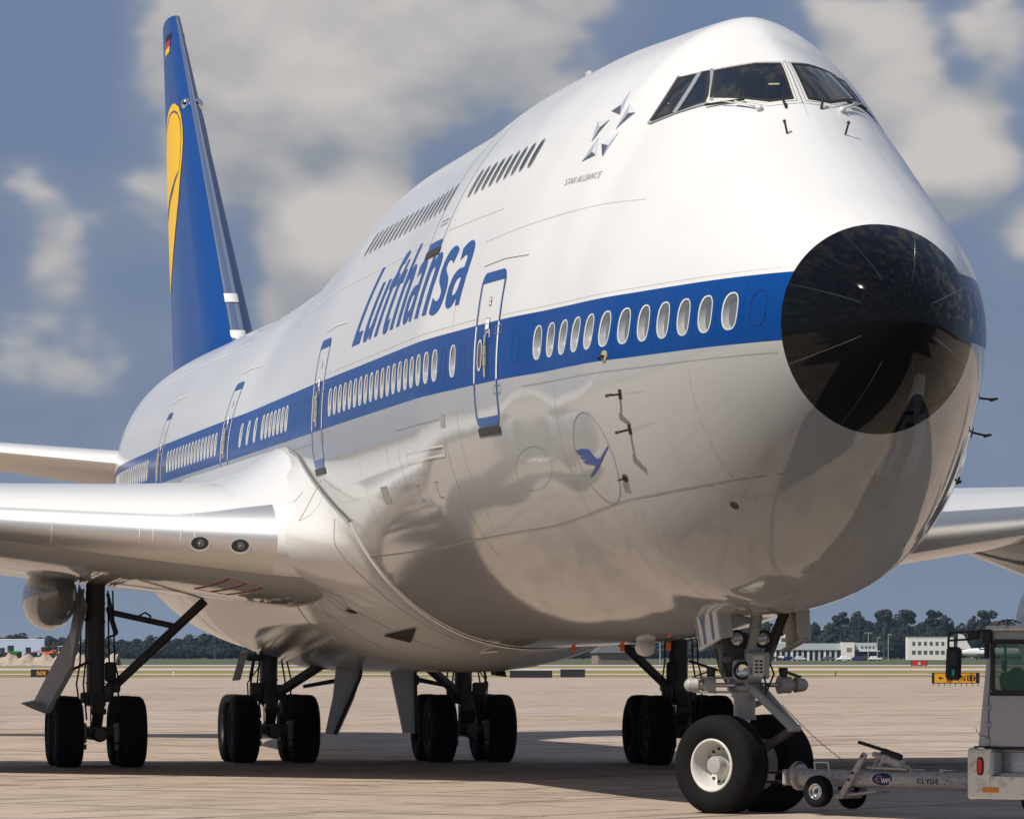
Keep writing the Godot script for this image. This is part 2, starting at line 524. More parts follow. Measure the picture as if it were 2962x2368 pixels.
func materials():
	var w = mat("white_paint", lin(0.66, 0.655, 0.645), 0.14, 0.0, 0.45)
	var g = mat("grey_paint", lin(0.40, 0.395, 0.388), 0.06, 0.08, 0.5)
	var fp = mat("fairing_paint", lin(0.64, 0.63, 0.61), 0.14, 0.05)
	mat("door_white", lin(0.62, 0.62, 0.62), 0.35)
	mat("dim_glass", lin(0.10, 0.10, 0.10), 0.05, 0.3)
	var ripple = noise_tex(512, 0.03, 2, null, 3, 2.5)
	for k in [w, g]:
		k.normal_enabled = true; k.normal_texture = ripple; k.normal_scale = 0.03
		k.uv1_scale = Vector3(0.9, 0.06, 1)
	g.normal_scale = 0.05
	mat("blue_paint", lin(0.003, 0.050, 0.22), 0.22, 0.0, 0.22)
	mat("blue_print", lin(0.005, 0.060, 0.25), 0.3)
	mat("yellow_paint", lin(0.85, 0.50, 0.002), 0.35, 0.0, 0.2)
	mat("black_paint", lin(0.0025, 0.0025, 0.003), 0.05, 0.0, 0.36)
	mat("black", lin(0.006, 0.006, 0.006), 0.7)
	mat("seam", lin(0.18, 0.18, 0.18), 0.6)
	mat("fine_seam", lin(0.48, 0.48, 0.47), 0.5)
	mat("soft_seam", lin(0.27, 0.265, 0.26), 0.4)
	mat("dark_blue", lin(0.003, 0.028, 0.12), 0.3)
	var a = mat("bare_metal", lin(0.66, 0.645, 0.63), 0.42, 0.9)
	a.normal_enabled = true; a.normal_texture = noise_tex(256, 0.05, 3, null, 8, 2.0); a.normal_scale = 0.04
	mat("polished", lin(0.72, 0.73, 0.75), 0.16, 1.0)
	mat("chrome", lin(0.7, 0.7, 0.7), 0.08, 1.0)
	mat("trim", lin(0.62, 0.61, 0.58), 0.4)
	mat("frame_grey", lin(0.34, 0.36, 0.40), 0.45, 0.4)
	mat("reveal", lin(0.34, 0.34, 0.33), 0.4)
	var cg = mat("cabin_glass", Color(0.75, 0.8, 0.82, 0.12), 0.04); cg.transparency = BaseMaterial3D.TRANSPARENCY_ALPHA
	mat("vent", lin(0.30, 0.30, 0.29), 0.5)
	mat("pane", lin(0.07, 0.07, 0.07), 0.25)
	mat("cockpit_glass", lin(0.010, 0.012, 0.014), 0.04)
	mat("tyre", lin(0.009, 0.0085, 0.008), 0.8, 0.0, 0.25)
	mat("rim", lin(0.58, 0.56, 0.52), 0.45)
	mat("gear_paint", lin(0.085, 0.08, 0.074), 0.5)
	mat("gear_light", lin(0.34, 0.335, 0.32), 0.45)
	mat("gear_dark", lin(0.03, 0.028, 0.026), 0.6)
	mat("door_inside", lin(0.40, 0.36, 0.29), 0.6)
	mat("primer", lin(0.34, 0.24, 0.10), 0.6)
	mat("lamp_glass", lin(0.45, 0.46, 0.47), 0.05, 0.7)
	mat("red", lin(0.45, 0.012, 0.012), 0.4)
	mat("dark_red", lin(0.22, 0.02, 0.018), 0.5)
	mat("orange", lin(0.75, 0.16, 0.01), 0.5)
	mat("probe", lin(0.05, 0.035, 0.025), 0.4, 0.5)
	mat("handle", lin(0.40, 0.36, 0.22), 0.4)
	mat("print_grey", lin(0.26, 0.27, 0.30), 0.5)
	mat("star_light", lin(0.55, 0.57, 0.60), 0.4)
	mat("star_mid", lin(0.34, 0.36, 0.40), 0.4)
	mat("star_dark", lin(0.07, 0.08, 0.11), 0.4)
	# the ground
	var spot = noise_tex(512, 0.012, 5, [[0.0, 0.40, 0.55, 1.0], [Color(0.80, 0.79, 0.78), Color(0.95, 0.945, 0.94), Color(1, 1, 1), Color(0.91, 0.905, 0.90)]], 11)
	var grain = noise_tex(512, 0.09, 4, null, 12, 4.0)
	for i in 4:
		var t = [1.0, 0.95, 1.04, 0.98][i]
		var c = mat("concrete_%d" % i, lin(0.410 * t, 0.325 * t, 0.255 * t), 0.85)
		c.albedo_texture = spot; c.normal_enabled = true; c.normal_texture = grain; c.normal_scale = 0.2
		c.uv1_scale = Vector3(0.09, 0.075, 1); c.uv1_offset = Vector3(0.31 * i, 0.17 * i, 0)
	mat("asphalt", lin(0.055, 0.052, 0.050), 0.9)
	mat("joint", lin(0.06, 0.05, 0.042), 0.9)
	mat("yellow_line", lin(0.62, 0.33, 0.07), 0.8)
	var gr = mat("grass_dry", lin(0.24, 0.19, 0.045), 0.9)
	gr.albedo_texture = spot; gr.uv1_scale = Vector3(0.02, 0.02, 1)
	var gg = mat("grass_green", lin(0.070, 0.085, 0.028), 0.9)
	gg.albedo_texture = spot; gg.uv1_scale = Vector3(0.02, 0.02, 1)
	mat("runway", lin(0.46, 0.40, 0.36), 0.85)
	var di = mat("dirt", lin(0.40, 0.32, 0.25), 0.95); di.albedo_texture = spot; di.uv1_scale = Vector3(0.3, 0.3, 1)
	for i in 3:
		var f = mat("leaf_%d" % i, lin([0.014, 0.020, 0.010][i], [0.022, 0.029, 0.017][i], [0.012, 0.014, 0.010][i]), 0.9)
	mat("bark", lin(0.05, 0.04, 0.03), 0.9)
	# ground equipment
	var tw = mat("tug_white", lin(0.78, 0.75, 0.66), 0.4)
	tw.albedo_texture = noise_tex(256, 0.02, 5, [[0.0, 0.28, 0.36, 1.0], [Color(0.55, 0.42, 0.30), Color(0.93, 0.91, 0.87), Color(1, 1, 1), Color(0.97, 0.97, 0.96)]], 31)
	tw.uv1_triplanar = true; tw.uv1_scale = Vector3(0.8, 0.8, 0.8)
	var tg = mat("tug_grey", lin(0.42, 0.41, 0.41), 0.4)
	var ba = mat("bar_paint", lin(0.48, 0.46, 0.45), 0.55, 0.1)
	ba.albedo_texture = noise_tex(256, 0.05, 5, [[0.0, 0.30, 0.42, 1.0], [Color(0.42, 0.33, 0.26), Color(0.8, 0.78, 0.76), Color(1, 1, 1), Color(0.9, 0.89, 0.9)]], 33)
	ba.uv1_triplanar = true; ba.uv1_scale = Vector3(1.6, 1.6, 1.6)
	var gl = mat("green_glass", Color(0.10, 0.42, 0.30, 0.35), 0.03)
	gl.transparency = BaseMaterial3D.TRANSPARENCY_ALPHA
	mat("rubber", lin(0.010, 0.010, 0.010), 0.6)
	mat("sign_yellow", lin(0.72, 0.33, 0.005), 0.5)
	mat("sign_red", lin(0.55, 0.006, 0.02), 0.5)
	mat("white_print", lin(0.8, 0.8, 0.8), 0.5)
	mat("amber", lin(0.75, 0.22, 0.005), 0.3)
	mat("lamp_red", lin(0.75, 0.02, 0.008), 0.3)
	mat("tread_plate", lin(0.42, 0.42, 0.43), 0.35, 0.8)
	mat("wall_white", lin(0.72, 0.70, 0.64), 0.8)
	mat("wall_pale", lin(0.42, 0.46, 0.48), 0.8)
	mat("roof_dark", lin(0.09, 0.085, 0.09), 0.9)
	mat("brick", lin(0.24, 0.18, 0.14), 0.9)
	mat("dark_glass", lin(0.03, 0.035, 0.04), 0.2)
	mat("green_machine", lin(0.02, 0.20, 0.03), 0.4)
	mat("trailer", lin(0.40, 0.48, 0.62), 0.6)
	mat("decal_blue", lin(0.008, 0.02, 0.10), 0.4)
	mat("cyan", lin(0.02, 0.35, 0.38), 0.3)
	mat("seat", lin(0.03, 0.03, 0.032), 0.8)

# ================================================================ the airliner
func make_airliner():
	plane = thing("airliner", "white and grey four engined jet airliner with blue window stripe, black nose and blue tail", "airliner")
	body_shell()
	cabin_windows()
	cabin_doors()
	upper_deck()
	titles()
	cockpit()
	nose_details()
	fairing()
	wings()
	tail()
	engines()
	nose_gear()
	main_gears()

func body_shell():
	# one closed ring per station; emitted as skin, belly and radome
	var xs = []
	var u = 0.0
	while u < 1.0:
		xs.append(7.72 - (7.72 - RIM) * maxf(u * u, 0.00002)); u += 1.0 / 16.0
	var x = RIM
	while x > -66.2:
		xs.append(x)
		x -= 0.12 if x > -3.0 else (0.3 if x > -16.0 else 0.6)
	xs.append(-66.3)
	var P = []
	var nl = 22; var ns = 4; var nu = 26
	for xx in xs:
		var s = sec(xx)
		if xx < -64.0:
			var t = (-64.0 - xx) / 2.3
			s = [lerpf(s[0], 7.55, t), lerpf(s[1], 6.6, t), lerpf(s[2], 0.35, t), lerpf(s[3], 7.0, t), s[4], s[5]]
		var hl = clampf(SLO, lerpf(s[1], s[3], 0.55), lerpf(s[3], s[0], 0.12))
		var hh = clampf(SHI, hl + (s[0] - hl) * 0.22, lerpf(s[3], s[0], 0.62))
		if xx <= RIM and s[1] < 5.3:
			hl = SLO; hh = SHI
		var half = []
		# lower arc from the keel, by angle
		var fl = -1.0
		var ql = (s[3] - hl) / (s[3] - s[1])
		var a_end = -asin(pow(clampf(ql, 0, 1), s[5] / 2.0)) if hl < s[3] else 0.0
		for i in nl:
			var a = lerpf(-PI / 2, a_end, float(i) / nl)
			half.append(Vector2(s[2] * pow(maxf(cos(a), 0.0), 2.0 / s[5]), s[3] - (s[3] - s[1]) * pow(absf(sin(a)), 2.0 / s[5])))
		for i in ns:
			var h = lerpf(hl, hh, float(i) / ns)
			half.append(Vector2(zof(s, h), h))
		var qu = clampf((hh - s[3]) / (s[0] - s[3]), 0, 1)
		var b0 = asin(pow(qu, s[4] / 2.0))
		for i in nu + 1:
			var a = lerpf(b0, PI / 2, float(i) / nu)
			half.append(Vector2(s[2] * pow(maxf(cos(a), 0.0), 2.0 / s[4]), s[3] + (s[0] - s[3]) * pow(maxf(sin(a), 0.0), 2.0 / s[4])))
		half[0].x = 0.0; half[-1].x = 0.0
		var ring = []
		for p in half: ring.append(Vector3(xx, p.y, Z0 + p.x))
		for i in range(half.size() - 2, 0, -1): ring.append(Vector3(xx, half[i].y, Z0 - half[i].x))
		P.append(ring)
	var C = P[0].size(); var R = P.size()
	var N = []
	for i in R:
		var r = []
		for j in C:
			var a = P[mini(i + 1, R - 1)][j] - P[maxi(i - 1, 0)][j]
			var b = P[i][(j + 1) % C] - P[i][(j + C - 1) % C]
			r.append(a.cross(b).normalized())
		N.append(r)
	# outward check at mid body
	var mid = R / 2
	var sg = 1.0 if N[mid][nl].z > 0.0 else -1.0
	for i in R:
		for j in C:
			N[i][j] = N[i][j] * sg
			if N[i][j].length() < 0.5: N[i][j] = Vector3.RIGHT if i < 5 else Vector3.UP
	for j in C: N[0][j] = Vector3.RIGHT
	var rim = 16
	var emit = func(b, r0, r1, c0, c1):
		var map = {}
		for i in range(r0, r1):
			for j in range(c0, c1):
				var q = []
				for d in [[0, 0], [0, 1], [1, 1], [1, 0]]:
					var ii = i + d[0]; var jj = (j + d[1]) % C
					var key = ii * 1000 + jj
					if not map.has(key): map[key] = b.pt(P[ii][jj], N[ii][jj], Vector2(P[ii][jj].x, P[ii][jj].y))
					q.append(map[key])
				b.tri_i(q[0], q[1], q[2]); b.tri_i(q[0], q[2], q[3])
	var b1 = B.new()
	emit.call(b1, 0, rim, 0, C)
	var rad = put("radome", b1, "black_paint", plane)
	var top = nl + ns + nu
	var bu = B.new(); emit.call(bu, rim, R - 1, nl + ns, C - nl - ns)
	put("white_skin", bu, "white_paint", plane)
	var bl = B.new(); emit.call(bl, rim, R - 1, 0, nl); emit.call(bl, rim, R - 1, C - nl, C)
	put("grey_belly_skin", bl, "grey_paint", plane)
	# port side stripe: rings; aft part on starboard is cut by windows in cabin_windows()
	var bs = B.new(); emit.call(bs, rim, R - 1, C - nl - ns, C - nl)
	put("port_window_stripe", bs, "blue_paint", plane)
	# lightning diverter strips on the radome: rows of small studs running in from the rim
	for k in 8:
		var ang = TAU * (k + 0.5) / 8.0
		var b = B.new()
		for i in 34:
			var f = 1.0 - 0.60 * i / 34.0
			var xx = 7.72 - (7.72 - RIM) * f * f
			var s = sec(xx)
			var p = Vector3(xx, s[3] + ((s[0] - s[3]) if sin(ang) > 0 else (s[3] - s[1])) * sin(ang), Z0 + s[2] * cos(ang))
			var out = Vector3(0.55, sin(ang), cos(ang)).normalized()
			b.box(Transform3D(B.frame(out), p + out * 0.002), Vector3(0.008, 0.008, 0.004))
		put("lightning_strip", b, "polished", rad).set_meta("kind", "stuff")
	# seam line behind the radome and long lap joints
	var seam = func(pts, w, mm):
		var sb = B.new(); lay(sb, line_tris(pts, w), 0.002); put("lap_joint", sb, mm, plane)
	seam.call([Vector2(6.6, 5.37), Vector2(-0.3, 5.37)], 0.012, "soft_seam")
	seam.call([Vector2(5.6, 4.05), Vector2(3.3, 3.89), Vector2(-0.8, 3.62), Vector2(-7.3, 3.5), Vector2(-13.6, 3.5)], 0.018, "soft_seam")
	seam.call([Vector2(-15.8, 5.33), Vector2(-26.0, 5.33)], 0.012, "soft_seam")
	seam.call([Vector2(-29, 5.2), Vector2(-37, 5.2)], 0.02, "soft_seam")
	seam.call([Vector2(-2.8, 7.40), Vector2(-1.5, 7.44), Vector2(0.2, 7.5), Vector2(1.4, 7.52), Vector2(2.6, 7.46)], 0.012, "fine_seam")
	seam.call([Vector2(6.5, 6.33), Vector2(-1.2, 6.33)], 0.008, "fine_seam")
	seam.call([Vector2(-2.5, 6.36), Vector2(-14.5, 6.36)], 0.010, "fine_seam")
	seam.call([Vector2(-7.0, 7.76), Vector2(-24, 7.76)], 0.03, "fine_seam")
	seam.call([Vector2(-2.4, 7.8), Vector2(-5.4, 7.78)], 0.014, "fine_seam")
	seam.call([Vector2(-3.7, 6.31), Vector2(-3.7, 6.62)], 0.012, "fine_seam")
	for xx in [-29.0, -38.5, -45.0]: seam.call([Vector2(xx, 6.32), Vector2(xx, 8.4)], 0.014, "fine_seam")
	seam.call([Vector2(-30, 7.9), Vector2(-46, 7.9)], 0.04, "fine_seam")
	# butt joints of the skin panels: faint rings down the grey side
	for xx in [4.9, 0.9, -3.4, -8.6, -11.2]: seam.call([Vector2(xx, 5.3), Vector2(xx, 4.4), Vector2(xx, 3.7)], 0.008, "soft_seam")
	# rub strips over the doors
	for q in [[-0.6, -2.5, 7.03], [-13.2, -15.4, 7.05], [-24.8, -27.4, 7.1], [-35.6, -38.6, 7.15]]:
		var b = B.new(); lay(b, line_tris([Vector2(q[0], q[2] + 0.03), Vector2((q[0] + q[1]) / 2, q[2] + 0.06), Vector2(q[1], q[2] + 0.03)], 0.022), 0.012)
		put("door_rain_gutter", b, "trim", plane)

const WIN_Y = 5.885
# starboard windows by centre; the negative entry list holds plugged windows
func window_rows():
	var w = []
	for i in 12: w.append(5.83 - 0.51 * i)
	w.append(-3.58)
	for i in 19: w.append(-4.56 - 0.512 * i)
	for i in 7: w.append(-18.71 - 0.497 * i)
	w.append(-22.69); w.append(-23.66); w.append(-24.63)
	for i in 16: w.append(-28.12 - 0.515 * i)
	for i in 18: w.append(-40.16 - 0.517 * i)
	return w

func oval(k, n, a, b):
	var t = TAU * k / n
	var c = cos(t); var s = sin(t)
	return Vector2(signf(c) * pow(absf(c), 0.78) * a, signf(s) * pow(absf(s), 0.78) * b)

func cabin_windows():
	var wins = window_rows()
	var ns = 24
	# the stripe, starboard: cells with a hole round each window, plain sheet between
	var bs = B.new()
	var cell = func(b, x0, x1, cx, side):
		# ring between the oval and the cell's rectangle
		var corner = []
		for k in ns:
			var o = oval(k, ns, 0.146, 0.210)
			var d = Vector2(cos(TAU * k / ns), sin(TAU * k / ns))
			var xe = (x1 - cx) if d.x > 0 else (cx - x0)
			var ye = (SHI - WIN_Y) if d.y > 0 else (WIN_Y - SLO)
			var m = minf(xe / maxf(absf(d.x), 1e-6), ye / maxf(absf(d.y), 1e-6))
			corner.append([Vector2(cx, WIN_Y) + o, Vector2(cx, WIN_Y) + d * m])
		for k in ns:
			var p = corner[k]; var q = corner[(k + 1) % ns]
			lay(b, [[p[0], q[0], q[1]], [p[0], q[1], p[1]]], 0.0, side, 9.0)
			# fill the rectangle's own corner
			if absf(p[1].x - q[1].x) > 1e-4 and absf(p[1].y - q[1].y) > 1e-4:
				var cc = Vector2(x1 if p[1].x + q[1].x > 2 * cx else x0, SHI if p[1].y + q[1].y > 2 * WIN_Y else SLO)
				lay(b, [[p[1], q[1], cc]], 0.0, side, 9.0)
	var plain = func(b, x0, x1, side):
		var n = maxi(1, int(ceil((x0 - x1) / 0.25)))
		for i in n:
			var a = lerpf(x0, x1, float(i) / n); var c = lerpf(x0, x1, float(i + 1) / n)
			for j in 4:
				var h0 = lerpf(SLO, SHI, j / 4.0); var h1 = lerpf(SLO, SHI, (j + 1) / 4.0)
				lay(b, [[Vector2(a, h0), Vector2(c, h0), Vector2(c, h1)], [Vector2(a, h0), Vector2(c, h1), Vector2(a, h1)]], 0.0, side, 9.0)
	var at = RIM
	for i in wins.size():
		var cx = wins[i]
		var hw = 0.245
		if cx + hw < at - 0.001: plain.call(bs, at, cx + hw, 1.0)
		cell.call(bs, cx - hw, cx + hw if cx + hw < at else at, cx, 1.0)
		at = cx - hw
	plain.call(bs, at, -66.0, 1.0)
	put("window_stripe", bs, "blue_paint", plane)
	var rr = 0
	for cx in wins: one_window(cx, 1.0)
	# plugged windows: just an oval line
	for cx in [6.33, -0.58, -3.05, -4.08, -16.2, -16.7, -17.2, -17.7, -18.2, -38.8, -39.3]:
		var b = B.new()
		var pts = []
		for k in ns: pts.append(Vector2(cx, WIN_Y) + oval(k, ns, 0.13, 0.20))
		lay(b, line_tris(pts, 0.011, true), 0.002)
		put("window_plug", b, "dark_blue", plane)
	for cx in [6.33, 5.83, 5.32]:
		var b = B.new()
		var pts = []
		for k in ns: pts.append(Vector2(cx, WIN_Y) + oval(k, ns, 0.14, 0.205))
		lay(b, line_tris(pts, 0.012, true), 0.003, -1.0)
		put("window_plug", b, "trim", plane)

func one_window(cx, side):
	var ns = 24
	var c = Vector2(cx, WIN_Y)
	var fr = B.new()
	var rings = [[0.154, 0.218, 0.0008], [0.151, 0.215, 0.005], [0.142, 0.206, 0.005], [0.138, 0.202, -0.006]]
	var P = []; var N = []
	for r in rings:
		var a = []; var nn = []
		for k in ns:
			var o = c + oval(k, ns, r[0], r[1])
			var s = skin(o.x, o.y, r[2], side)
			a.append(s[0]); nn.append(s[1])
		P.append(a); N.append(nn)
	fr.grid(P, true, false, N)
	var w = put("cabin_window", fr, "trim", plane)
	# reveal and pane sunk behind the skin
	var rv = B.new()
	var s0 = skin(c.x, c.y, 0.0, side)
	P = []; N = []
	for r in [[0.1405, 0.2055, -0.004], [0.138, 0.202, -0.016], [0.124, 0.186, -0.085]]:
		var a = []; var nn = []
		for k in ns:
			var o = oval(k, ns, r[0], r[1])
			var s = skin(c.x + o.x, c.y + o.y, r[2], side)
			a.append(s[0]); nn.append((s0[0] - s[0]).normalized() + s[1] * 0.2)
		P.append(a); N.append(nn)
	rv.grid(P, true, false, N)
	put("window_reveal", rv, "reveal", w)
	for layer in [[0.126, 0.188, -0.080, "window_blind", "pane"], [0.139, 0.203, -0.014, "window_pane", "cabin_glass"]]:
		var pn = B.new(); var ring = []
		for k in ns:
			var o = oval(k, ns, layer[0], layer[1])
			ring.append(skin(c.x + o.x, c.y + o.y, layer[2], side)[0])
		var mid = skin(c.x, c.y, layer[2], side)
		pn.fan(ring, mid[0], mid[1])
		put(layer[3], pn, layer[4], w)

func cabin_doors():
	# centre x, starboard; edges run straight up the side
	for q in [[-1.86, 1.0], [-15.1, 0.98], [-26.75, 0.94], [-37.5, 0.9]]:
		var cx = q[0]; var hw = 0.54 * q[1]
		var lo = 4.96; var hi = 6.92
		var white = [B.new(), B.new()]; var blue = [B.new(), B.new()]; var groove = B.new()
		var r = 0.16
		var out = []
		for k in 4:
			var ox = [hw - r, -hw + r, -hw + r, hw - r][k]; var oy = [hi - r, hi - r, lo + r, lo + r][k]
			for i in 7:
				var a = PI / 2 * k + PI / 2 * i / 6.0
				out.append(Vector2(cx + ox + cos(a) * r, oy + sin(a) * r))
		var lines = line_tris(out, 0.05, true)
		# the line is white across the stripe and blue on the white and grey skin
		for t in split(lines, 0.12):
			var c = (t[0] + t[1] + t[2]) / 3.0
			lay(white[0 if c.x > cx else 1] if c.y > SLO and c.y < SHI else blue[0 if c.y > 5.9 else 1], [t], 0.006, 1.0, 9.0)
		# solid blue bands along the top and bottom edges
		var mk = func(a, b_, c, d): return [[Vector2(cx - hw + a, b_), Vector2(cx + hw - a, b_), Vector2(cx + hw - c, d)], [Vector2(cx - hw + a, b_), Vector2(cx + hw - c, d), Vector2(cx - hw + c, d)]]
		lay(blue[0], mk.call(0.03, hi - 0.11, 0.10, hi), 0.007)
		lay(blue[1], mk.call(0.10, lo, 0.03, lo + 0.10), 0.007)
		var inner = []
		for p in out: inner.append(Vector2(cx + (p.x - cx) * 0.91, (lo + hi) / 2 + (p.y - (lo + hi) / 2) * 0.955))
		lay(groove, line_tris(inner, 0.012, true), 0.004)
		var d = put("cabin_door", groove, "fine_seam", plane)
		for i in 2:
			put("door_outline", blue[i], "blue_print", d); put("stripe_outline", white[i], "white_print", d)
		# window, lever handle in its recess, placards, hinge, sill
		var wf = B.new(); var wp = B.new()
		var wc = Vector2(cx - 0.28 * q[1], 5.87)
		var pts = []
		for k in 20: pts.append(wc + oval(k, 20, 0.10, 0.19))
		lay(wf, line_tris(pts, 0.03, true), 0.009)
		lay(wp, tris_of(pts), 0.007)
		put("door_window_frame", wf, "trim", d); put("door_window", wp, "pane", d)
		var hd = B.new()
		var hp = []
		for y in [6.11, 5.98, 5.84, 5.70, 5.56]:
			hp.append(skin(cx + 0.05 * q[1] + (y - 5.84) * -0.12, y, 0.03)[0])
		for i in 4: hd.bar(hp[i], hp[i + 1], 0.045 if i in [1, 2] else 0.03, 0.03, 0.008)
		put("door_handle", hd, "handle", d)
		var ar = B.new(); pts = []
		for i in 9: pts.append(Vector2(cx + 0.04 * q[1], 6.10) + Vector2(cos(PI * i / 8.0) * 0.10, sin(PI * i / 8.0) * 0.075))
		lay(ar, line_tris(pts, 0.05), 0.007)
		put("handle_arc_marking", ar, "white_print", d)
		var ar2 = B.new(); lay(ar2, line_tris(pts, 0.02), 0.010)
		put("handle_arrow", ar2, "dark_red", d)
		for z in [[0.0, 6.26, 0.09, 0.07], [-0.06, 5.99, 0.035, 0.04], [0.02, 6.55, 0.04, 0.05]]:
			var b = B.new(); var c = Vector2(cx + z[0], z[1]); lay(b, tris_of([c + Vector2(-z[2], -z[3]), c + Vector2(z[2], -z[3]), c + Vector2(z[2], z[3]), c + Vector2(-z[2], z[3])]), 0.008)
			put("placard", b, "white_print", d)
			var b2 = B.new(); lay(b2, line_tris([c + Vector2(-z[2], -z[3]), c + Vector2(z[2], -z[3]), c + Vector2(z[2], z[3]), c + Vector2(-z[2], z[3])], 0.010, true), 0.010)
			lay(b2, line_tris([c + Vector2(-z[2] * 0.5, 0), c + Vector2(z[2] * 0.5, 0)], 0.012), 0.010)
			put("placard_print", b2, "dark_red" if z[1] < 6.2 or z[1] > 6.3 else "print_grey", d)
		var si = B.new(); lay(si, tris_of([Vector2(cx - hw + 0.02, 4.82), Vector2(cx + hw - 0.02, 4.82), Vector2(cx + hw - 0.02, 4.93), Vector2(cx - hw + 0.02, 4.93)]), 0.012)
		put("door_sill", si, "gear_dark", d)
		for y in [5.34, 6.1]:
			var hg = B.new()
			lay(hg, line_tris([Vector2(cx + hw - 0.13, y), Vector2(cx + hw + 0.16, y), Vector2(cx + hw + 0.16, y + 0.1), Vector2(cx + hw - 0.13, y + 0.1)], 0.012, true), 0.009)
			put("door_hinge", hg, "seam", d)

func upper_deck():
	var rows = []
	for i in 9: rows.append([-2.04 - 0.374 * i, 8.49 - 0.012 * i])
	for i in 17: rows.append([-6.8 - 0.475 * i, 8.375])
	for r in rows:
		var b = B.new(); var p = B.new()
		var pts = []
		for k in 18: pts.append(Vector2(r[0], r[1]) + oval(k, 18, 0.098, 0.185))
		lay(p, tris_of(pts), 0.004)
		lay(b, line_tris(pts, 0.022, true), 0.006)
		var w = put("upper_deck_window", b, "frame_grey", plane)
		put("window_pane", p, "cockpit_glass", w)
	for side in [-1.0]:
		pass
	# upper deck door: two long edges over the shoulder, dark sill and blue band at its foot
	var s = B.new()
	lay(s, line_tris([Vector2(-5.66, 7.70), Vector2(-6.58, 7.70)], 0.012), 0.006)
	var d = put("upper_deck_door", s, "fine_seam", plane)
	for x in [-5.58, -6.66]:
		var e = B.new(); lay(e, line_tris([Vector2(x, 7.66), Vector2(x, 8.4), Vector2(x, 9.0), Vector2(x, 9.35)], 0.026), 0.006); put("door_edge", e, "blue_print", d)
	s = B.new(); lay(s, tris_of([Vector2(-6.66, 7.47), Vector2(-5.52, 7.47), Vector2(-5.52, 7.58), Vector2(-6.66, 7.58)]), 0.012)
	put("door_sill", s, "gear_dark", d)
	var bb = B.new(); lay(bb, tris_of([Vector2(-6.58, 7.58), Vector2(-5.58, 7.58), Vector2(-5.58, 7.68), Vector2(-6.58, 7.68)]), 0.010)
	put("door_foot_band", bb, "blue_print", d)
	var h = B.new(); lay(h, line_tris([Vector2(-6.3, 7.92), Vector2(-5.75, 7.92), Vector2(-5.75, 7.98), Vector2(-6.3, 7.98)], 0.012, true), 0.008)
	put("door_hinge", h, "seam", d)

func titles():
	# the airline's name: upright letters on the sloping shoulder
	var b = B.new()
	var tt = text_tris("Lufthansa")
	var o = []
	for t in tt:
		var q = []
		for p in t:
			var h = lerpf(6.59, 7.80, p.y)
			var x = lerpf(-12.15, -3.55, p.x) + lerpf(0.95, 0.40, p.x) * (h - 6.61) / 1.14
			q.append(Vector2(x, h))
		o.append(q)
	lay(b, o, 0.005, 1.0, 0.25)
	put("title_lettering", b, "blue_print", plane).set_meta("kind", "stuff")
	b = B.new(); o = []
	for t in text_tris("STAR ALLIANCE", false):
		var q = []
		for p in t: q.append(Vector2(lerpf(-0.15, 0.90, p.x) + p.y * 0.01, lerpf(7.885, 7.965, p.y)))
		o.append(q)
	lay(b, o, 0.004, 1.0, 0.2)
	put("small_lettering", b, "print_grey", plane).set_meta("kind", "stuff")
	# five faceted points of a star round a gap
	var st = [
		[Vector2(0.29, 9.04), Vector2(0.13, 8.80), Vector2(0.53, 8.71), Vector2(0.33, 8.86), 1],
		[Vector2(0.61, 8.84), Vector2(0.89, 8.70), Vector2(0.67, 8.51), Vector2(0.73, 8.71), 1],
		[Vector2(-0.12, 8.70), Vector2(0.27, 8.68), Vector2(0.09, 8.41), Vector2(0.09, 8.60), 1],
		[Vector2(0.80, 8.47), Vector2(0.48, 8.35), Vector2(0.72, 8.16), Vector2(0.70, 8.31), 1],
		[Vector2(0.24, 8.46), Vector2(0.47, 8.21), Vector2(0.10, 8.16), Vector2(0.29, 8.27), 1]]
	for s in st:
		var lt = B.new(); var md = B.new(); var dk = B.new()
		lay(lt, [[s[0], s[1], s[3]]], 0.004); lay(dk, [[s[1], s[2], s[3]]], 0.004); lay(md, [[s[2], s[0], s[3]]], 0.004)
		var sp = put("star_point", lt, "star_light", plane)
		put("star_facet", md, "star_mid", sp); put("star_facet", dk, "star_dark", sp)
	# crane in a ring below the windows
	b = B.new(); var pts = []
	for k in 64: pts.append(Vector2(2.02, 4.375) + Vector2(0.635, -0.15) * cos(TAU * k / 64) + Vector2(0.13, 0.53) * sin(TAU * k / 64))
	lay(b, line_tris(pts, 0.014, true), 0.004)
	var em = put("ring_emblem", b, "print_grey", plane)
	b = B.new()
	lay(b, tris_of([Vector2(1.41, 4.487), Vector2(1.62, 4.5), Vector2(1.88, 4.488), Vector2(1.97, 4.456), Vector2(2.06, 4.384), Vector2(2.15, 4.353), Vector2(2.27, 4.365), Vector2(2.38, 4.407), Vector2(2.64, 4.504), Vector2(2.56, 4.447), Vector2(2.3, 4.338), Vector2(2.05, 4.241), Vector2(1.79, 4.179), Vector2(1.59, 4.155), Vector2(1.7, 4.187), Vector2(1.9, 4.24), Vector2(1.99, 4.28), Vector2(1.88, 4.299), Vector2(1.65, 4.318), Vector2(1.55, 4.345), Vector2(1.80, 4.368), Vector2(1.53, 4.378), Vector2(1.49, 4.405), Vector2(1.76, 4.408), Vector2(1.47, 4.432), Vector2(1.44, 4.452), Vector2(1.75, 4.442), Vector2(1.42, 4.47)]), 0.005, 1.0, 0.1)
	put("crane_emblem", b, "blue_print", em)

func mir(a):
	return a

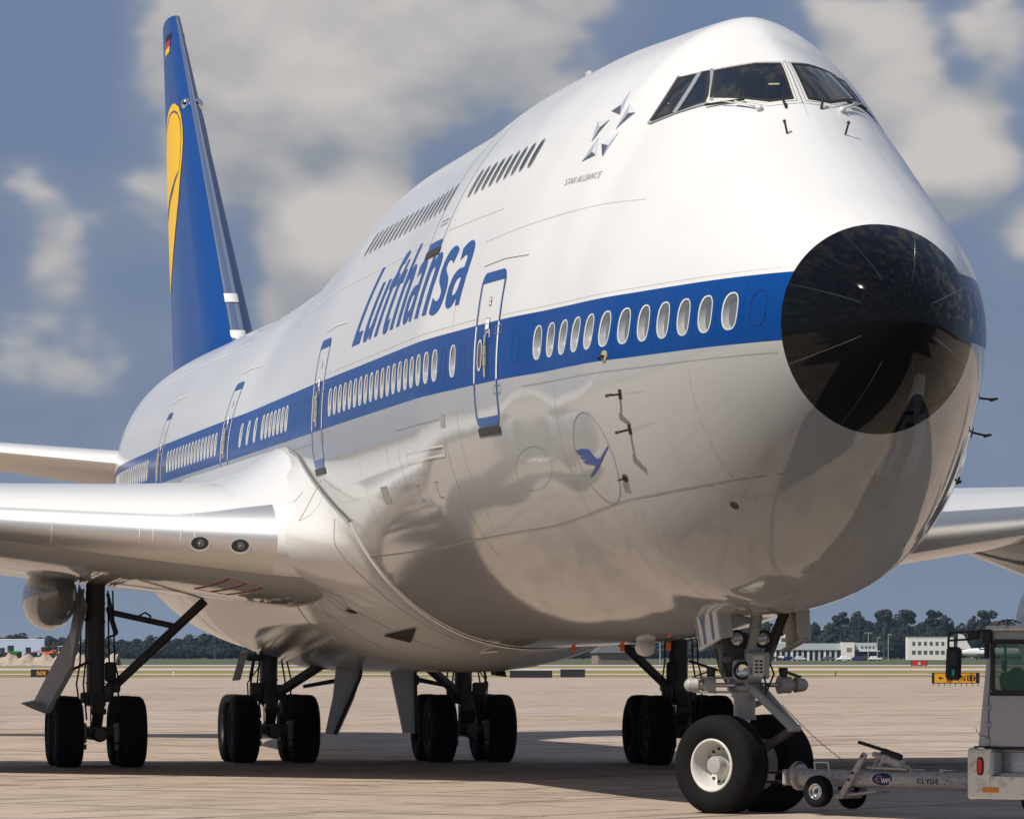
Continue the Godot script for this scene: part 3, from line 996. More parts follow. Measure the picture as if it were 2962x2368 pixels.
func cockpit():
	# panes as outlines in (z, h) on the nose, starboard; the port side is their mirror
	var w1 = [Vector2(0.84, 9.115), Vector2(0.45, 9.15), Vector2(0.19, 9.135), Vector2(0.215, 8.64), Vector2(0.49, 8.605), Vector2(0.81, 8.69), Vector2(1.01, 8.735)]
	var w2 = [Vector2(0.895, 9.125), Vector2(0.955, 9.12), Vector2(1.33, 8.61), Vector2(1.09, 8.69), Vector2(1.035, 8.78)]
	var w3 = [Vector2(0.995, 9.11), Vector2(1.165, 9.09), Vector2(1.54, 8.545), Vector2(1.375, 8.60)]
	var outer = [Vector2(Z0, 9.19), Vector2(0.45, 9.20), Vector2(0.80, 9.18), Vector2(1.14, 9.135), Vector2(1.20, 9.09), Vector2(1.585, 8.50), Vector2(1.36, 8.575), Vector2(1.07, 8.645), Vector2(0.83, 8.645), Vector2(0.52, 8.54), Vector2(Z0, 8.575)]
	for m in [false, true]:
		var fb1 = B.new(); lay_nose(fb1, tris_of(outer), 0.006, 0.12, m)
		var f = put("windshield_surround", fb1, "trim", plane)
		var i = 0
		for w in [w1, w2, w3]:
			var gb = B.new(); lay_nose(gb, tris_of(w), 0.012, 0.12, m)
			put("windshield_pane" if i == 0 else "side_pane", gb, "cockpit_glass", f)
			var eb = B.new(); lay_nose(eb, line_tris(w, 0.028, true), 0.015, 0.12, m)
			put("pane_seal", eb, "black", f)
			i += 1
		var bl = B.new()
		lay_nose(bl, line_tris([Vector2(0.86, 9.15), Vector2(1.02, 8.70)], 0.03), 0.014, 0.12, m)
		lay_nose(bl, line_tris([Vector2(1.16, 9.115), Vector2(1.57, 8.515), Vector2(1.36, 8.59), Vector2(1.07, 8.655)], 0.03), 0.013, 0.12, m)
		lay_nose(bl, line_tris([Vector2(0.975, 9.12), Vector2(1.352, 8.60)], 0.03), 0.016, 0.12, m)
		put("side_frame", bl, "frame_grey", f)
		var rv = B.new()
		for k in 70:
			var t = k / 69.0
			var top = [Vector2(0.14, 9.165), Vector2(0.45, 9.18), Vector2(0.83, 9.15)]
			var p = top[0].lerp(top[1], t * 2) if t < 0.5 else top[1].lerp(top[2], t * 2 - 1)
			for pp in [p, Vector2(lerpf(0.155, 0.17, t), lerpf(9.15, 8.62, t)), Vector2(lerpf(0.17, 0.52, t), lerpf(8.605, 8.575, t)) if t < 0.5 else Vector2(lerpf(0.52, 1.04, t * 2 - 1), lerpf(8.572, 8.69, t * 2 - 1))]:
				var s = nose(pp.y, pp.x, 0.009)
				if m:
					s[0].z = 2 * Z0 - s[0].z; s[1].z = -s[1].z
				rv.box(Transform3D(B.frame(s[1]), s[0]), Vector3(0.007, 0.007, 0.004))
		put("rivet_row", rv, "frame_grey", f).set_meta("kind", "stuff")
		# wiper: pivot, arm and blade parked under the pane
		var wb = B.new(); var ws = B.new()
		var pt = func(z, h, o):
			var s = nose(h, z, o)
			if m: s[0].z = 2 * Z0 - s[0].z
			return s[0]
		ws.bar(pt.call(0.62, 8.50, 0.03), pt.call(0.83, 8.585, 0.06), 0.022, 0.02, 0.005)
		ws.ball(pt.call(0.62, 8.495, 0.02), 0.045, 12, 8)
		ws.bar(pt.call(0.66, 8.51, 0.05), pt.call(0.95, 8.60, 0.075), 0.012, 0.012)
		wb.bar(pt.call(0.73, 8.61, 0.05), pt.call(1.10, 8.60, 0.04), 0.018, 0.03, 0.004)
		var wp = put("wiper", wb, "black", plane)
		put("wiper_arm", ws, "trim", wp)
		# rain nozzle and ice probes
		var q = B.new()
		q.bar(pt.call(0.33, 8.50, 0.0), pt.call(0.35, 8.575, 0.09), 0.03, 0.03, 0.008)
		put("nozzle", q, "black", plane)
		q = B.new()
		q.bar(pt.call(0.47, 8.13, 0.0), pt.call(0.47, 8.15, 0.13), 0.022, 0.03, 0.006); q.ball(pt.call(0.47, 8.155, 0.14), 0.022, 8, 6)
		put("ice_probe", q, "probe", plane)
	var c = B.new(); lay_nose(c, line_tris([Vector2(Z0, 9.19), Vector2(Z0, 8.575)], 0.012), 0.011)
	put("centre_post_joint", c, "seam", plane)
	c = B.new(); lay_nose(c, line_tris([Vector2(Z0, 8.55), Vector2(Z0, 8.38)], 0.01), 0.004)
	put("nose_joint", c, "fine_seam", plane)
	# black shades behind the glass give the panes their uneven depth
	c = B.new()
	lay_nose(c, [[Vector2(0.30, 8.83), Vector2(0.42, 8.83), Vector2(0.42, 8.85)], [Vector2(0.30, 8.83), Vector2(0.42, 8.85), Vector2(0.30, 8.85)]], 0.0135)
	put("instrument_light", c, "handle", plane)

func nose_details():
	# pitot probes (two each side), vanes, drain masts
	for side in [1.0, -1.0]:
		for q in [[3.17, 5.08], [3.25, 4.66]]:
			var b = B.new()
			var s = skin(q[0], q[1], 0.0, side)
			var o = s[0] + s[1] * 0.17
			b.bar(s[0], o, 0.05, 0.025, 0.006)
			b.cyl(o + Vector3(-0.06, 0, 0), o + Vector3(0.20, 0.0, 0.0), 0.022, 0.014, 10)
			b.box(Transform3D(B.frame(s[1]), s[0]), Vector3(0.07, 0.12, 0.02), 0.005)
			put("pitot_probe", b, "probe", plane)
		var v = B.new()
		var s = skin(2.78, 4.10, 0.0, side)
		v.cyl(s[0] - s[1] * 0.01, s[0] + s[1] * 0.02, 0.055, 0.05, 16)
		v.bar(s[0] + s[1] * 0.03 + Vector3(0.03, 0, 0), s[0] + s[1] * 0.06 + Vector3(-0.14, 0, 0), 0.03, 0.02)
		put("flow_vane", v, "probe", plane)
		v = B.new()
		s = skin(2.83, 5.55, 0.0, side)
		v.cyl(s[0] - s[1] * 0.01, s[0] + s[1] * 0.012, 0.075, 0.07, 18)
		var vp = put("sensor_disc", v, "handle", plane)
		v = B.new(); v.bar(s[0] + s[1] * 0.01, s[0] + s[1] * 0.05, 0.04, 0.03); v.bar(s[0] + s[1] * 0.04 + Vector3(0.02, 0, 0), s[0] + s[1] * 0.05 + Vector3(-0.22, 0.0, 0), 0.02, 0.015)
		put("sensor_stem", v, "probe", vp)
	# blade aerial on the crown
	var a = B.new()
	var x = -9.4; var h = sec(x)[0]
	a.slab([Vector3(x - 0.2, h - 0.03, Z0 - 0.02), Vector3(x + 0.2, h - 0.03, Z0 - 0.02), Vector3(x - 0.02, h + 0.50, Z0 - 0.02), Vector3(x - 0.22, h + 0.50, Z0 - 0.02)], Vector3(0, 0, 0.04))
	put("blade_aerial", a, "white_paint", plane)
	# access panels, handrail strakes and vents drawn as real proud edges on the grey skin
	var p = B.new()
	lay(p, line_tris([Vector2(-7.05, 4.82), Vector2(-4.35, 4.80), Vector2(-4.35, 4.68), Vector2(-7.05, 4.68)], 0.022, true), 0.015)
	put("cargo_door_latch", p, "trim", plane)
	for q in [[-6.55, 4.14, 4.35], [-5.15, 4.14, 4.35]]:
		p = B.new(); lay(p, line_tris([Vector2(q[0] - 0.08, q[2]), Vector2(q[0] - 0.28, q[2]), Vector2(q[0] - 0.28, q[1]), Vector2(q[0] - 0.08, q[1])], 0.014), 0.004)
		put("access_panel", p, "seam", plane)
	for q in [[-4.2, 5.12, 0.12, 0.09], [-9.6, 4.32, 0.28, 0.12]]:
		p = B.new(); lay(p, tris_of([Vector2(q[0] - q[2], q[1] - q[3]), Vector2(q[0] + q[2], q[1] - q[3]), Vector2(q[0] + q[2], q[1] + q[3]), Vector2(q[0] - q[2], q[1] + q[3])]), 0.004)
		put("vent_grille", p, "vent", plane)
	p = B.new(); var pts = []
	for k in 40: pts.append(Vector2(-0.49, 4.345) + Vector2(0.67, -0.025) * cos(TAU * k / 40) + Vector2(0.28, 0.265) * sin(TAU * k / 40))
	lay(p, line_tris(pts, 0.007, true), 0.003)
	put("round_hatch", p, "vent", plane)
	# cargo door outline
	for q in [[-4.2, 5.15, -7.6, 5.15], [-4.2, 4.9, -4.2, 3.3], [-7.6, 4.9, -7.6, 3.3]]:
		p = B.new(); lay(p, line_tris([Vector2(q[0], q[1]), Vector2(q[2], q[3])], 0.012), 0.003); put("cargo_door_edge", p, "soft_seam", plane)
	p = B.new(); var s2 = skin(4.55, 3.72)
	p.cyl(s2[0] - s2[1] * 0.01, s2[0] + s2[1] * 0.006, 0.06, 0.06, 16)
	put("drain_port", p, "probe", plane)
	# red strap hanging out by the second door
	p = B.new(); p.tube([skin(-15.1, 4.75, 0.02)[0], skin(-15.2, 4.4, 0.35)[0], skin(-15.5, 4.19, 0.6)[0]], 0.007, 6)
	var st = put("hanging_cord", p, "handle", plane)
	p = B.new(); p.tube([skin(-15.5, 4.19, 0.6)[0], skin(-15.9, 4.08, 0.72)[0], skin(-16.3, 3.85, 0.9)[0]], 0.016, 6)
	put("red_streamer", p, "red", st)
	# streamers and the lamp under the keel
	for q in [-10.65, -7.14, -4.13]:
		p = B.new(); p.slab([Vector3(q, 2.17, Z0 - 0.03), Vector3(q, 2.17, Z0 + 0.03), Vector3(q, 2.05, Z0 + 0.03), Vector3(q, 2.05, Z0 - 0.03)], Vector3(0.01, 0, 0))
		put("orange_streamer", p, "orange", plane)
	p = B.new(); p.turn(Vector3(-5.7, 2.10, Z0 + 0.05), Vector3(1, 0, 0), [[0.0, 0.02], [0.03, 0.08], [0.2, 0.12], [0.4, 0.125], [0.5, 0.10], [0.5, 0.0]], 18)
	put("beacon_housing", p, "trim", plane)

# body fairing round the wing roots: a wider, lower shell that starts on a sharp edge ahead of the wing
func swell(x, h, top):
	# how far the fairing stands off the body at a station and height
	var back = 1.0 - smoothstep(-32.0, -40.0, x) if x < -32.0 else 1.0
	if x < -32.0: back = 1.0 - clampf((-32.0 - x) / 8.0, 0.0, 1.0)
	var g = smoothstep(0.0, 1.0, clampf((-13.72 - x) / 2.35, 0.0, 1.0))
	var glove = 0.98 * g * exp(-pow((h - 3.80) / 0.74, 2.0))
	var low = 0.50 * smoothstep(0.0, 1.0, clampf((-14.0 - x) / 5.5, 0.0, 1.0)) * exp(-pow((h - 2.55) / 0.75, 2.0))
	var crest = 0.34 * exp(-pow((x + 17.3) / 1.5, 2.0)) * exp(-pow((h - 4.72) / 0.34, 2.0))
	return 0.028 + (glove + low + crest) * back * clampf((top - h) / 0.5, 0.0, 1.0)

func fairing():
	var xs = []
	for i in 33: xs.append(-13.66 - 0.2 * i)
	for i in 34: xs.append(-20.2 - 0.6 * i)
	for side in [1.0, -1.0]:
		var Q = []
		for x in xs:
			var s = sec(x)
			var top = 4.18
			for q in [[-13.66, 4.05, -14.7, 4.36], [-14.7, 4.36, -16.0, 4.78], [-16.0, 4.78, -17.2, 5.21], [-17.2, 5.21, -18.6, 5.42]]:
				if x <= q[0]: top = lerpf(q[1], q[3], clampf((x - q[0]) / (q[2] - q[0]), 0.0, 1.0))
			if x < -33.0: top = lerpf(5.42, 4.2, (-33.0 - x) / 7.0)
			var ring = []
			var ql = pow(clampf((s[3] - top) / (s[3] - s[1]), 0.0, 1.0), s[5] / 2.0)
			var a1 = -asin(ql)
			for k in 49:
				var a = lerpf(-PI / 2, a1, k / 48.0)
				var z = s[2] * pow(maxf(cos(a), 0.0), 2.0 / s[5]); var h = s[3] - (s[3] - s[1]) * pow(absf(sin(a)), 2.0 / s[5])
				var n2 = Vector2(cos(a) / s[2], sin(a) / (s[3] - s[1])).normalized()
				var d = swell(x, h, top)
				var lat = Vector2(1.0, 0.0).lerp(n2, 0.75 if h < 3.0 else 0.35).normalized()
				ring.append(Vector3(x, h + lat.y * d, Z0 + (z + lat.x * d) * side))
			ring[0].z = Z0
			Q.append(ring)
		var b2 = B.new()
		b2.grid(Q)
		for i in b2.n.size():
			if b2.n[i].z * side < 0.0 and b2.n[i].y > -0.8 or b2.n[i].y > 0.9 and b2.n[i].z * side < 0: b2.n[i] = -b2.n[i]
			if b2.n[i].y > 0.5 and b2.v[i].y < 2.4: b2.n[i] = -b2.n[i]
		var fa_ = put("wing_body_fairing", b2, "fairing_paint", plane)
		# raised front edge strip and upper edge line
		var e = B.new()
		var pts = []
		for p in Q[0]: pts.append(p)
		var inner = []
		for p in Q[0]: inner.append(Vector3(p.x + 0.03, lerpf(p.y, 4.0, 0.008), Z0 + (p.z - Z0) * 0.985))
		e.grid([inner, pts]); put("fairing_edge", e, "fairing_paint", fa_)
		e = B.new()
		for i in 22: e.bar(Q[i][48] + Vector3(0, 0.0, 0.004 * side), Q[i + 1][48] + Vector3(0, 0.0, 0.004 * side), 0.022, 0.03)
		put("fairing_seal", e, "soft_seam", fa_)
		# seams running round the fairing
		for q in [4, 12, 20, 30]:
			e = B.new()
			for k in range(6, 46): e.bar(Q[q][k] + Vector3(0, -0.001, 0.002 * side), Q[q][k + 1] + Vector3(0, -0.001, 0.002 * side), 0.012, 0.012)
			put("fairing_joint", e, "soft_seam", fa_)
		# scoop and small vent low on the shell
		for q in [[[15, 18], [7, 19], [13, 15]], [[13, 26], [12, 26], [12, 25], [13, 25]]]:
			e = B.new(); var poly = []
			for k in q: poly.append(Q[k[0]][k[1]] + Vector3(0.012, -0.012, 0.012 * side))
			e.slab(poly, Vector3(0.012, -0.01, 0.02 * side)); put("air_scoop" if q.size() == 3 else "fairing_vent", e, "black", fa_)
		# fillet ridge where the wing's upper side meets the body
		var f = B.new(); var G = []
		for i in 19:
			var t = i / 18.0
			var x = lerpf(-16.1, -29.5, t)
			var s = sin(PI * minf(t * 3.2, 1.0) * 0.5) * (1.0 - 0.5 * t)
			var ring = []
			for k in 15:
				var w = k / 14.0
				var zend = clampf(3.75 + (-15.55 - x) / 0.86 - 0.30, 3.2, 4.5)
				var lift = 0.70 * s * pow(1.0 - w, 2.0)
				var z = lerpf(fz(x, minf(4.45 + 0.5 * s, 5.3)) - 0.03, zend, pow(w, 0.85))
				var wa = wing_at(maxf(z, 2.6))
				var top = foil(maxf(z, 2.6), clampf((wa[1] - x) / wa[3], 0.004, 1.0), true, side).y
				ring.append(Vector3(x, top + lift - 0.012 + 0.02 * (1.0 - w), Z0 + z * side))
			G.append(ring)
		f.grid(G); fix_y(f, 1.0)
		put("wing_root_fillet", f, "white_paint", plane)
	# keel line along the belly
	var sc = B.new(); sc.bar(Vector3(-14.2, 2.06, Z0 + 0.5), Vector3(-24.0, 1.95, Z0 + 0.5), 0.04, 0.02)
	put("keel_strip", sc, "trim", plane)

const WT = [[2.6, -14.6, 3.74, 16.4, 0.132], [3.75, -15.55, 3.82, 15.2, 0.132], [5.5, -17.05, 3.95, 13.9, 0.124], [7.9, -19.1, 4.17, 12.2, 0.116], [12.0, -22.6, 4.58, 9.4, 0.105], [20.0, -29.5, 5.45, 7.0, 0.100], [30.0, -38.1, 6.7, 4.3, 0.090], [34.0, -42.6, 7.3, 1.1, 0.090]]

func wing_at(z):
	var i = 0
	while i < WT.size() - 2 and z > WT[i + 1][0]: i += 1
	var t = (z - WT[i][0]) / (WT[i + 1][0] - WT[i][0])
	var o = []
	for j in 5: o.append(lerpf(WT[i][j], WT[i + 1][j], t))
	return o

func foil(z, xc, upper, side):
	var w = wing_at(z)
	var yt = 5.0 * w[4] * (0.2969 * sqrt(xc) - 0.126 * xc - 0.3516 * xc * xc + 0.2843 * xc * xc * xc - 0.1036 * pow(xc, 4))
	var cam = 0.020 * 4.0 * xc * (1.0 - xc)
	var y = (cam + yt * 1.0) if upper else (cam - yt * 0.95)
	return Vector3(w[1] - xc * w[3], w[2] + y * w[3] - 0.042 * xc * w[3], Z0 + z * side)

func wings():
	var zs = [2.6, 3.0, 3.4, 3.75, 4.2, 4.7, 5.2, 5.8, 6.4, 7.0, 7.6, 8.2, 9.0, 10, 11, 12, 14, 17, 20, 24, 28, 30, 32, 33.4, 34.0]
	for side in [1.0, -1.0]:
		var up = []; var lo = []; var le = []
		for z in zs:
			var band_u = lerpf(0.045, 0.016, clampf((z - 3.6) / 1.4, 0, 1)); var band_l = lerpf(0.050, 0.022, clampf((z - 3.9) / 4.0, 0, 1))
			var a = []; var b = []; var c = []
			for i in 25:
				var t = i / 24.0
				a.append(foil(z, lerpf(band_u, 1.0, t * t * 0.6 + t * 0.4), true, side))
				b.append(foil(z, lerpf(band_l, 1.0, t * t * 0.6 + t * 0.4), false, side))
			for i in 21:
				var t = (i - 10) / 10.0
				c.append(foil(z, (band_u if t > 0 else band_l) * t * t, t > 0, side))
			up.append(a); lo.append(b); le.append(c)
		var bu = B.new(); bu.grid(up); fix_y(bu, 1.0)
		var w = put("wing", bu, "white_paint", plane)
		var bl = B.new(); bl.grid(lo); fix_y(bl, -1.0)
		put("wing_underside", bl, "grey_paint", w)
		# bright metal nose of the wing, from the glove outwards
		var lem = []
		for i in zs.size():
			if zs[i] >= 3.7: lem.append(le[i])
		var bm = B.new(); bm.grid(lem); out_of(bm, lem)
		put("leading_edge", bm, "bare_metal", w)
		var lw = []
		for i in zs.size():
			if zs[i] <= 3.8: lw.append(le[i])
		var bw = B.new(); bw.grid(lw); out_of(bw, lw)
		put("leading_edge_root", bw, "white_paint", w)
		# joints across the metal nose
		for z in [4.95, 5.15, 5.55, 5.75, 7.05]:
			var j = B.new(); var r0 = []; var r1 = []
			for i in 17:
				var t = (i - 8) / 8.0
				var p = foil(z, 0.018 * t * t, t > 0, side)
				var d = (p - foil(z, 0.06, true, side).lerp(foil(z, 0.06, false, side), 0.5)).normalized() * 0.004
				r0.append(p + d); r1.append(p + d + Vector3(0.012, 0, -0.014 * side))
			j.grid([r0, r1]); put("nose_joint", j, "trim", w)
		# two landing lights sunk in the nose
		for z in [4.27, 4.85]:
			var p = foil(z, 0.0022, false, side)
			var nn = Vector3(0.80, -0.12, 0.60 * side).normalized()
			var u = Vector3.UP; var r = u.cross(nn).normalized()
			var ring = B.new(); var hole = B.new(); var lens = B.new()
			var R0 = []; var R1 = []; var R2 = []; var N0 = []
			for k in 28:
				var a = TAU * k / 28
				var q = p + r * cos(a) * 0.20 + u * sin(a) * 0.135
				R0.append(q - nn * 0.03); R1.append(p + r * cos(a) * 0.19 + u * sin(a) * 0.125 + nn * 0.022); R2.append(p + r * cos(a) * 0.160 + u * sin(a) * 0.100 + nn * 0.026)
				N0.append(nn)
			ring.grid([R0, R1, R2], true, false, [N0, N0, N0])
			var ob = put("landing_light", ring, "bare_metal", w)
			hole.fan(R2.map(func(q): return q + nn * 0.003), p + nn * 0.029, nn)
			put("light_well", hole, "black", ob)
			lens.turn(p + nn * 0.034 + r * 0.02, nn, [[-0.004, 0.066], [0.002, 0.064], [0.001, 0.045], [0.006, 0.02], [0.010, 0.0]], 20)
			put("lamp_lens", lens, "dim_glass", ob)
			var hot = B.new(); hot.ball(p + nn * 0.048 + r * 0.015, 0.016, 10, 6); put("lamp_bulb", hot, "chrome", ob)
		# red outlined panel under the wing by the root
		for q in [[[4.30, 0.085], [4.62, 0.20]], [[4.02, 0.10], [4.35, 0.215]], [[3.76, 0.115], [4.08, 0.225]]]:
			var rp = B.new()
			for i in 6:
				var a = foil(lerpf(q[0][0], q[1][0], i / 6.0), lerpf(q[0][1], q[1][1], i / 6.0), false, side); var c = foil(lerpf(q[0][0], q[1][0], (i + 1) / 6.0), lerpf(q[0][1], q[1][1], (i + 1) / 6.0), false, side)
				rp.bar(a + Vector3(0, -0.003, 0), c + Vector3(0, -0.003, 0), 0.05, 0.008)
			put("red_panel_marking", rp, "dark_red", w)
		for q in [[[4.30, 0.085], [3.76, 0.115]], [[4.62, 0.20], [4.08, 0.225]]]:
			var rp = B.new()
			for i in 6:
				var a = foil(lerpf(q[0][0], q[1][0], i / 6.0), lerpf(q[0][1], q[1][1], i / 6.0), false, side); var c = foil(lerpf(q[0][0], q[1][0], (i + 1) / 6.0), lerpf(q[0][1], q[1][1], (i + 1) / 6.0), false, side)
				rp.bar(a + Vector3(0, -0.002, 0), c + Vector3(0, -0.002, 0), 0.015, 0.006)
			put("red_panel_edge", rp, "red", w)
		# flap track fairings behind the gear
		for q in [[6.28, 1.1], [13.5, 0.8]]:
			var z = q[0]; var tr = foil(z, 0.86, false, side)
			var pod = B.new(); var G = []
			for i in 17:
				var t = i / 16.0
				var rr = sin(PI * pow(t, 0.62)) * 0.46 * q[1] + 0.01
				var ring = []
				for k in 20:
					var a = TAU * k / 20
					ring.append(Vector3(tr.x + 3.6 - t * 5.6, tr.y - 0.30 + sin(a) * rr * 1.15 - 0.18 * t, tr.z + cos(a) * rr * 0.92))
				G.append(ring)
			pod.grid(G, true)
			if pod.n[20 * 8 + 0].z < 0:
				for i in pod.n.size(): pod.n[i] = -pod.n[i]
			put("flap_track_fairing", pod, "grey_paint", w)

# normals turned away from the middle of each row
func out_of(b, rows):
	var C = rows[0].size()
	for i in rows.size():
		var c = (rows[i][0] + rows[i][C - 1]) / 2.0
		for j in C:
			if b.n[i * C + j].dot(b.v[i * C + j] - c) < 0.0: b.n[i * C + j] = -b.n[i * C + j]

func fix_y(b, s):
	var t = 0.0
	for k in b.n: t += k.y
	if t * s < 0:
		for i in b.n.size(): b.n[i] = -b.n[i]

func fin_pt(x, h, side):
	# half thickness of the fin at a point of its side view
	var t = clampf((h - 9.26) / (18.34 - 9.26), 0.0, 1.0)
	var le = lerpf(-49.35, -61.9, t); var te = lerpf(-62.6, -65.0, t)
	var xc = clampf((le - x) / (le - te), 0.0, 1.0)
	var yt = 5.0 * lerpf(0.105, 0.10, t) * (0.2969 * sqrt(xc) - 0.126 * xc - 0.3516 * xc * xc + 0.2843 * xc * xc * xc - 0.1036 * pow(xc, 4)) * (le - te)
	return Vector3(x, h, Z0 + yt * side)

func tail():
	var fin = null
	for part in ["skin", "nose"]:
		var G = []
		for i in 25:
			var t = -0.09 + 1.09 * i / 24.0
			var h = lerpf(9.26, 18.34, t)
			var le = lerpf(-49.35, -61.9, t); var te = lerpf(-62.6, -65.0, t)
			var band = lerpf(0.0065, 0.005, t)
			var r = []
			if part == "nose":
				for k in 21:
					var a = (k - 10) / 10.0
					var xc = band * a * a
					r.append(fin_pt(lerpf(le, te, xc), h, 1.0 if a > 0 else -1.0))
			else:
				for k in 41:
					var a = (k - 20) / 20.0
					var xc = lerpf(1.0, band, absf(a)) if true else 0.0
					r.append(fin_pt(lerpf(le, te, xc), h, 1.0 if a > 0 else -1.0))
			G.append(r)
		# the fin's lower rows drop into the body
		var b = B.new(); b.grid(G)
		var s = 0.0
		for i in b.n.size(): s += b.n[i].z * (b.v[i].z - Z0)
		if s < 0:
			for i in b.n.size(): b.n[i] = -b.n[i]
		if part == "skin":
			fin = put("tail_fin", b, "blue_paint", plane)
		else:
			put("fin_leading_edge", b, "polished", fin)
	var cap = B.new(); var top = []
	for k in 20: top.append(fin_pt(lerpf(-61.9, -65.0, k / 19.0), 18.34, 1.0))
	for k in range(18, 0, -1): top.append(fin_pt(lerpf(-61.9, -65.0, k / 19.0), 18.34, -1.0))
	cap.fan(top, Vector3(-63.4, 18.40, Z0), Vector3.UP)
	put("fin_cap", cap, "blue_paint", fin)
	# white boot, white collar and lamp ball along the leading edge
	for q in [[8.9, 9.50, 1.05, "white_paint"], [10.22, 10.44, 1.03, "white_paint"]]:
		var G = []
		for i in 5:
			var h = lerpf(q[0], q[1], i / 4.0); var t = (h - 9.26) / 9.08
			var le = lerpf(-49.35, -61.9, t); var te = lerpf(-62.6, -65.0, t)
			var r = []
			for k in 17:
				var a = (k - 8) / 8.0
				var p = fin_pt(lerpf(le, te, 0.0075 * a * a), h, 1.0 if a > 0 else -1.0)
				p.z = Z0 + (p.z - Z0) * q[2]; p.x += 0.03
				r.append(p)
			G.append(r)
		var b = B.new(); b.grid(G)
		for i in b.n.size():
			if b.n[i].x < 0: b.n[i] = -b.n[i]
		put("fin_collar", b, q[3], fin)
	var kb = B.new(); kb.ball(Vector3(-58.55, 15.70, Z0 + 0.13), 0.15, 16, 10); kb.ball(Vector3(-58.55, 15.70, Z0 - 0.13), 0.15, 16, 10)
	var ko = put("logo_light", kb, "polished", fin)
	for zz in [0.20, -0.10]:
		kb = B.new(); kb.ball(Vector3(-58.43, 15.71, Z0 + zz), 0.05, 10, 6); put("lamp_lens", kb, "black", ko)
	# painted emblem and flag, laid on the fin side
	var flay = func(b, tris, off, side):
		for t in split(tris, 0.35):
			var f = b.v.size()
			for p in t:
				var c = fin_pt(p.x, p.y, side); var e = fin_pt(p.x + 0.1, p.y, side)
				var nn = Vector3(0, 0.02, side) - Vector3((e.z - c.z) / 0.1, 0, 0)
				b.pt(c + Vector3(0, 0, off * side), nn.normalized(), p)
			b.tri_i(f, f + 1, f + 2)
	for side in [1.0, -1.0]:
		var b = B.new()
		flay.call(b, tris_of([Vector2(-59.7, 15.84), Vector2(-59.07, 15.69), Vector2(-58.59, 15.43), Vector2(-58.1, 15.05), Vector2(-57.76, 14.69), Vector2(-57.54, 14.26), Vector2(-57.47, 13.81), Vector2(-57.48, 13.24), Vector2(-57.78, 12.75), Vector2(-58.43, 12.2), Vector2(-59.38, 11.71), Vector2(-60.6, 11.35), Vector2(-61.6, 11.2), Vector2(-62.6, 11.3), Vector2(-62.9, 12.4), Vector2(-63.0, 13.6), Vector2(-62.9, 14.6), Vector2(-62.4, 15.4), Vector2(-61.68, 15.7), Vector2(-60.87, 15.83), Vector2(-60.23, 15.87)]), 0.012, side)
		var em = put("tail_emblem", b, "yellow_paint", fin)
		b = B.new()
		var arc = [Vector2(-62.4, 15.0), Vector2(-61.9, 15.38), Vector2(-61.34, 15.53), Vector2(-60.84, 15.63), Vector2(-60.16, 15.66), Vector2(-59.59, 15.63), Vector2(-59.06, 15.52), Vector2(-58.63, 15.33), Vector2(-58.33, 15.1), Vector2(-58.04, 14.8), Vector2(-57.85, 14.4), Vector2(-57.74, 13.97)]
		flay.call(b, line_tris(arc, 0.045), 0.018, side)
		flay.call(b, tris_of([Vector2(-57.74, 13.97), Vector2(-58.05, 13.87), Vector2(-58.6, 13.70), Vector2(-59.18, 13.55), Vector2(-60.21, 13.40), Vector2(-61.5, 13.2), Vector2(-62.9, 13.1), Vector2(-62.9, 13.25), Vector2(-61.5, 13.42), Vector2(-60.3, 13.58), Vector2(-59.5, 13.68), Vector2(-58.95, 13.76), Vector2(-58.35, 13.9)]), 0.019, side)
		put("emblem_line", b, "dark_blue", em)
		for i in 3:
			b = B.new()
			var q = func(u, v): return Vector2(lerpf(-62.60, -61.62, u) - lerpf(0.0, 0.10, v) * (1.0 - u), lerpf(17.86, 17.36, v))
			flay.call(b, tris_of([q.call(0, i / 3.0), q.call(1, i / 3.0), q.call(1, (i + 1) / 3.0), q.call(0, (i + 1) / 3.0)]), 0.012, side)
			put("flag_band", b, ["black", "red", "yellow_paint"][i], fin)
	# rear tailplanes
	for side in [1.0, -1.0]:
		for up in [true, false]:
			var G = []
			for i in 9:
				var t = i / 8.0
				var z = lerpf(1.0, 11.0, t); var le = lerpf(-54.2, -62.2, t); var c = lerpf(9.6, 2.6, t); var h = lerpf(6.50, 7.78, t)
				var r = []
				for k in 17:
					var xc = pow(k / 16.0, 2.0)
					var yt = 5.0 * 0.095 * (0.2969 * sqrt(xc) - 0.126 * xc - 0.3516 * xc * xc + 0.2843 * xc * xc * xc - 0.1036 * pow(xc, 4)) * c
					r.append(Vector3(le - xc * c, h + (yt if up else -yt), Z0 + z * side))
				G.append(r)
			var b = B.new(); b.grid(G); fix_y(b, 1.0 if up else -1.0)
			put("tailplane", b, "bare_metal" if not up else "white_paint", plane)

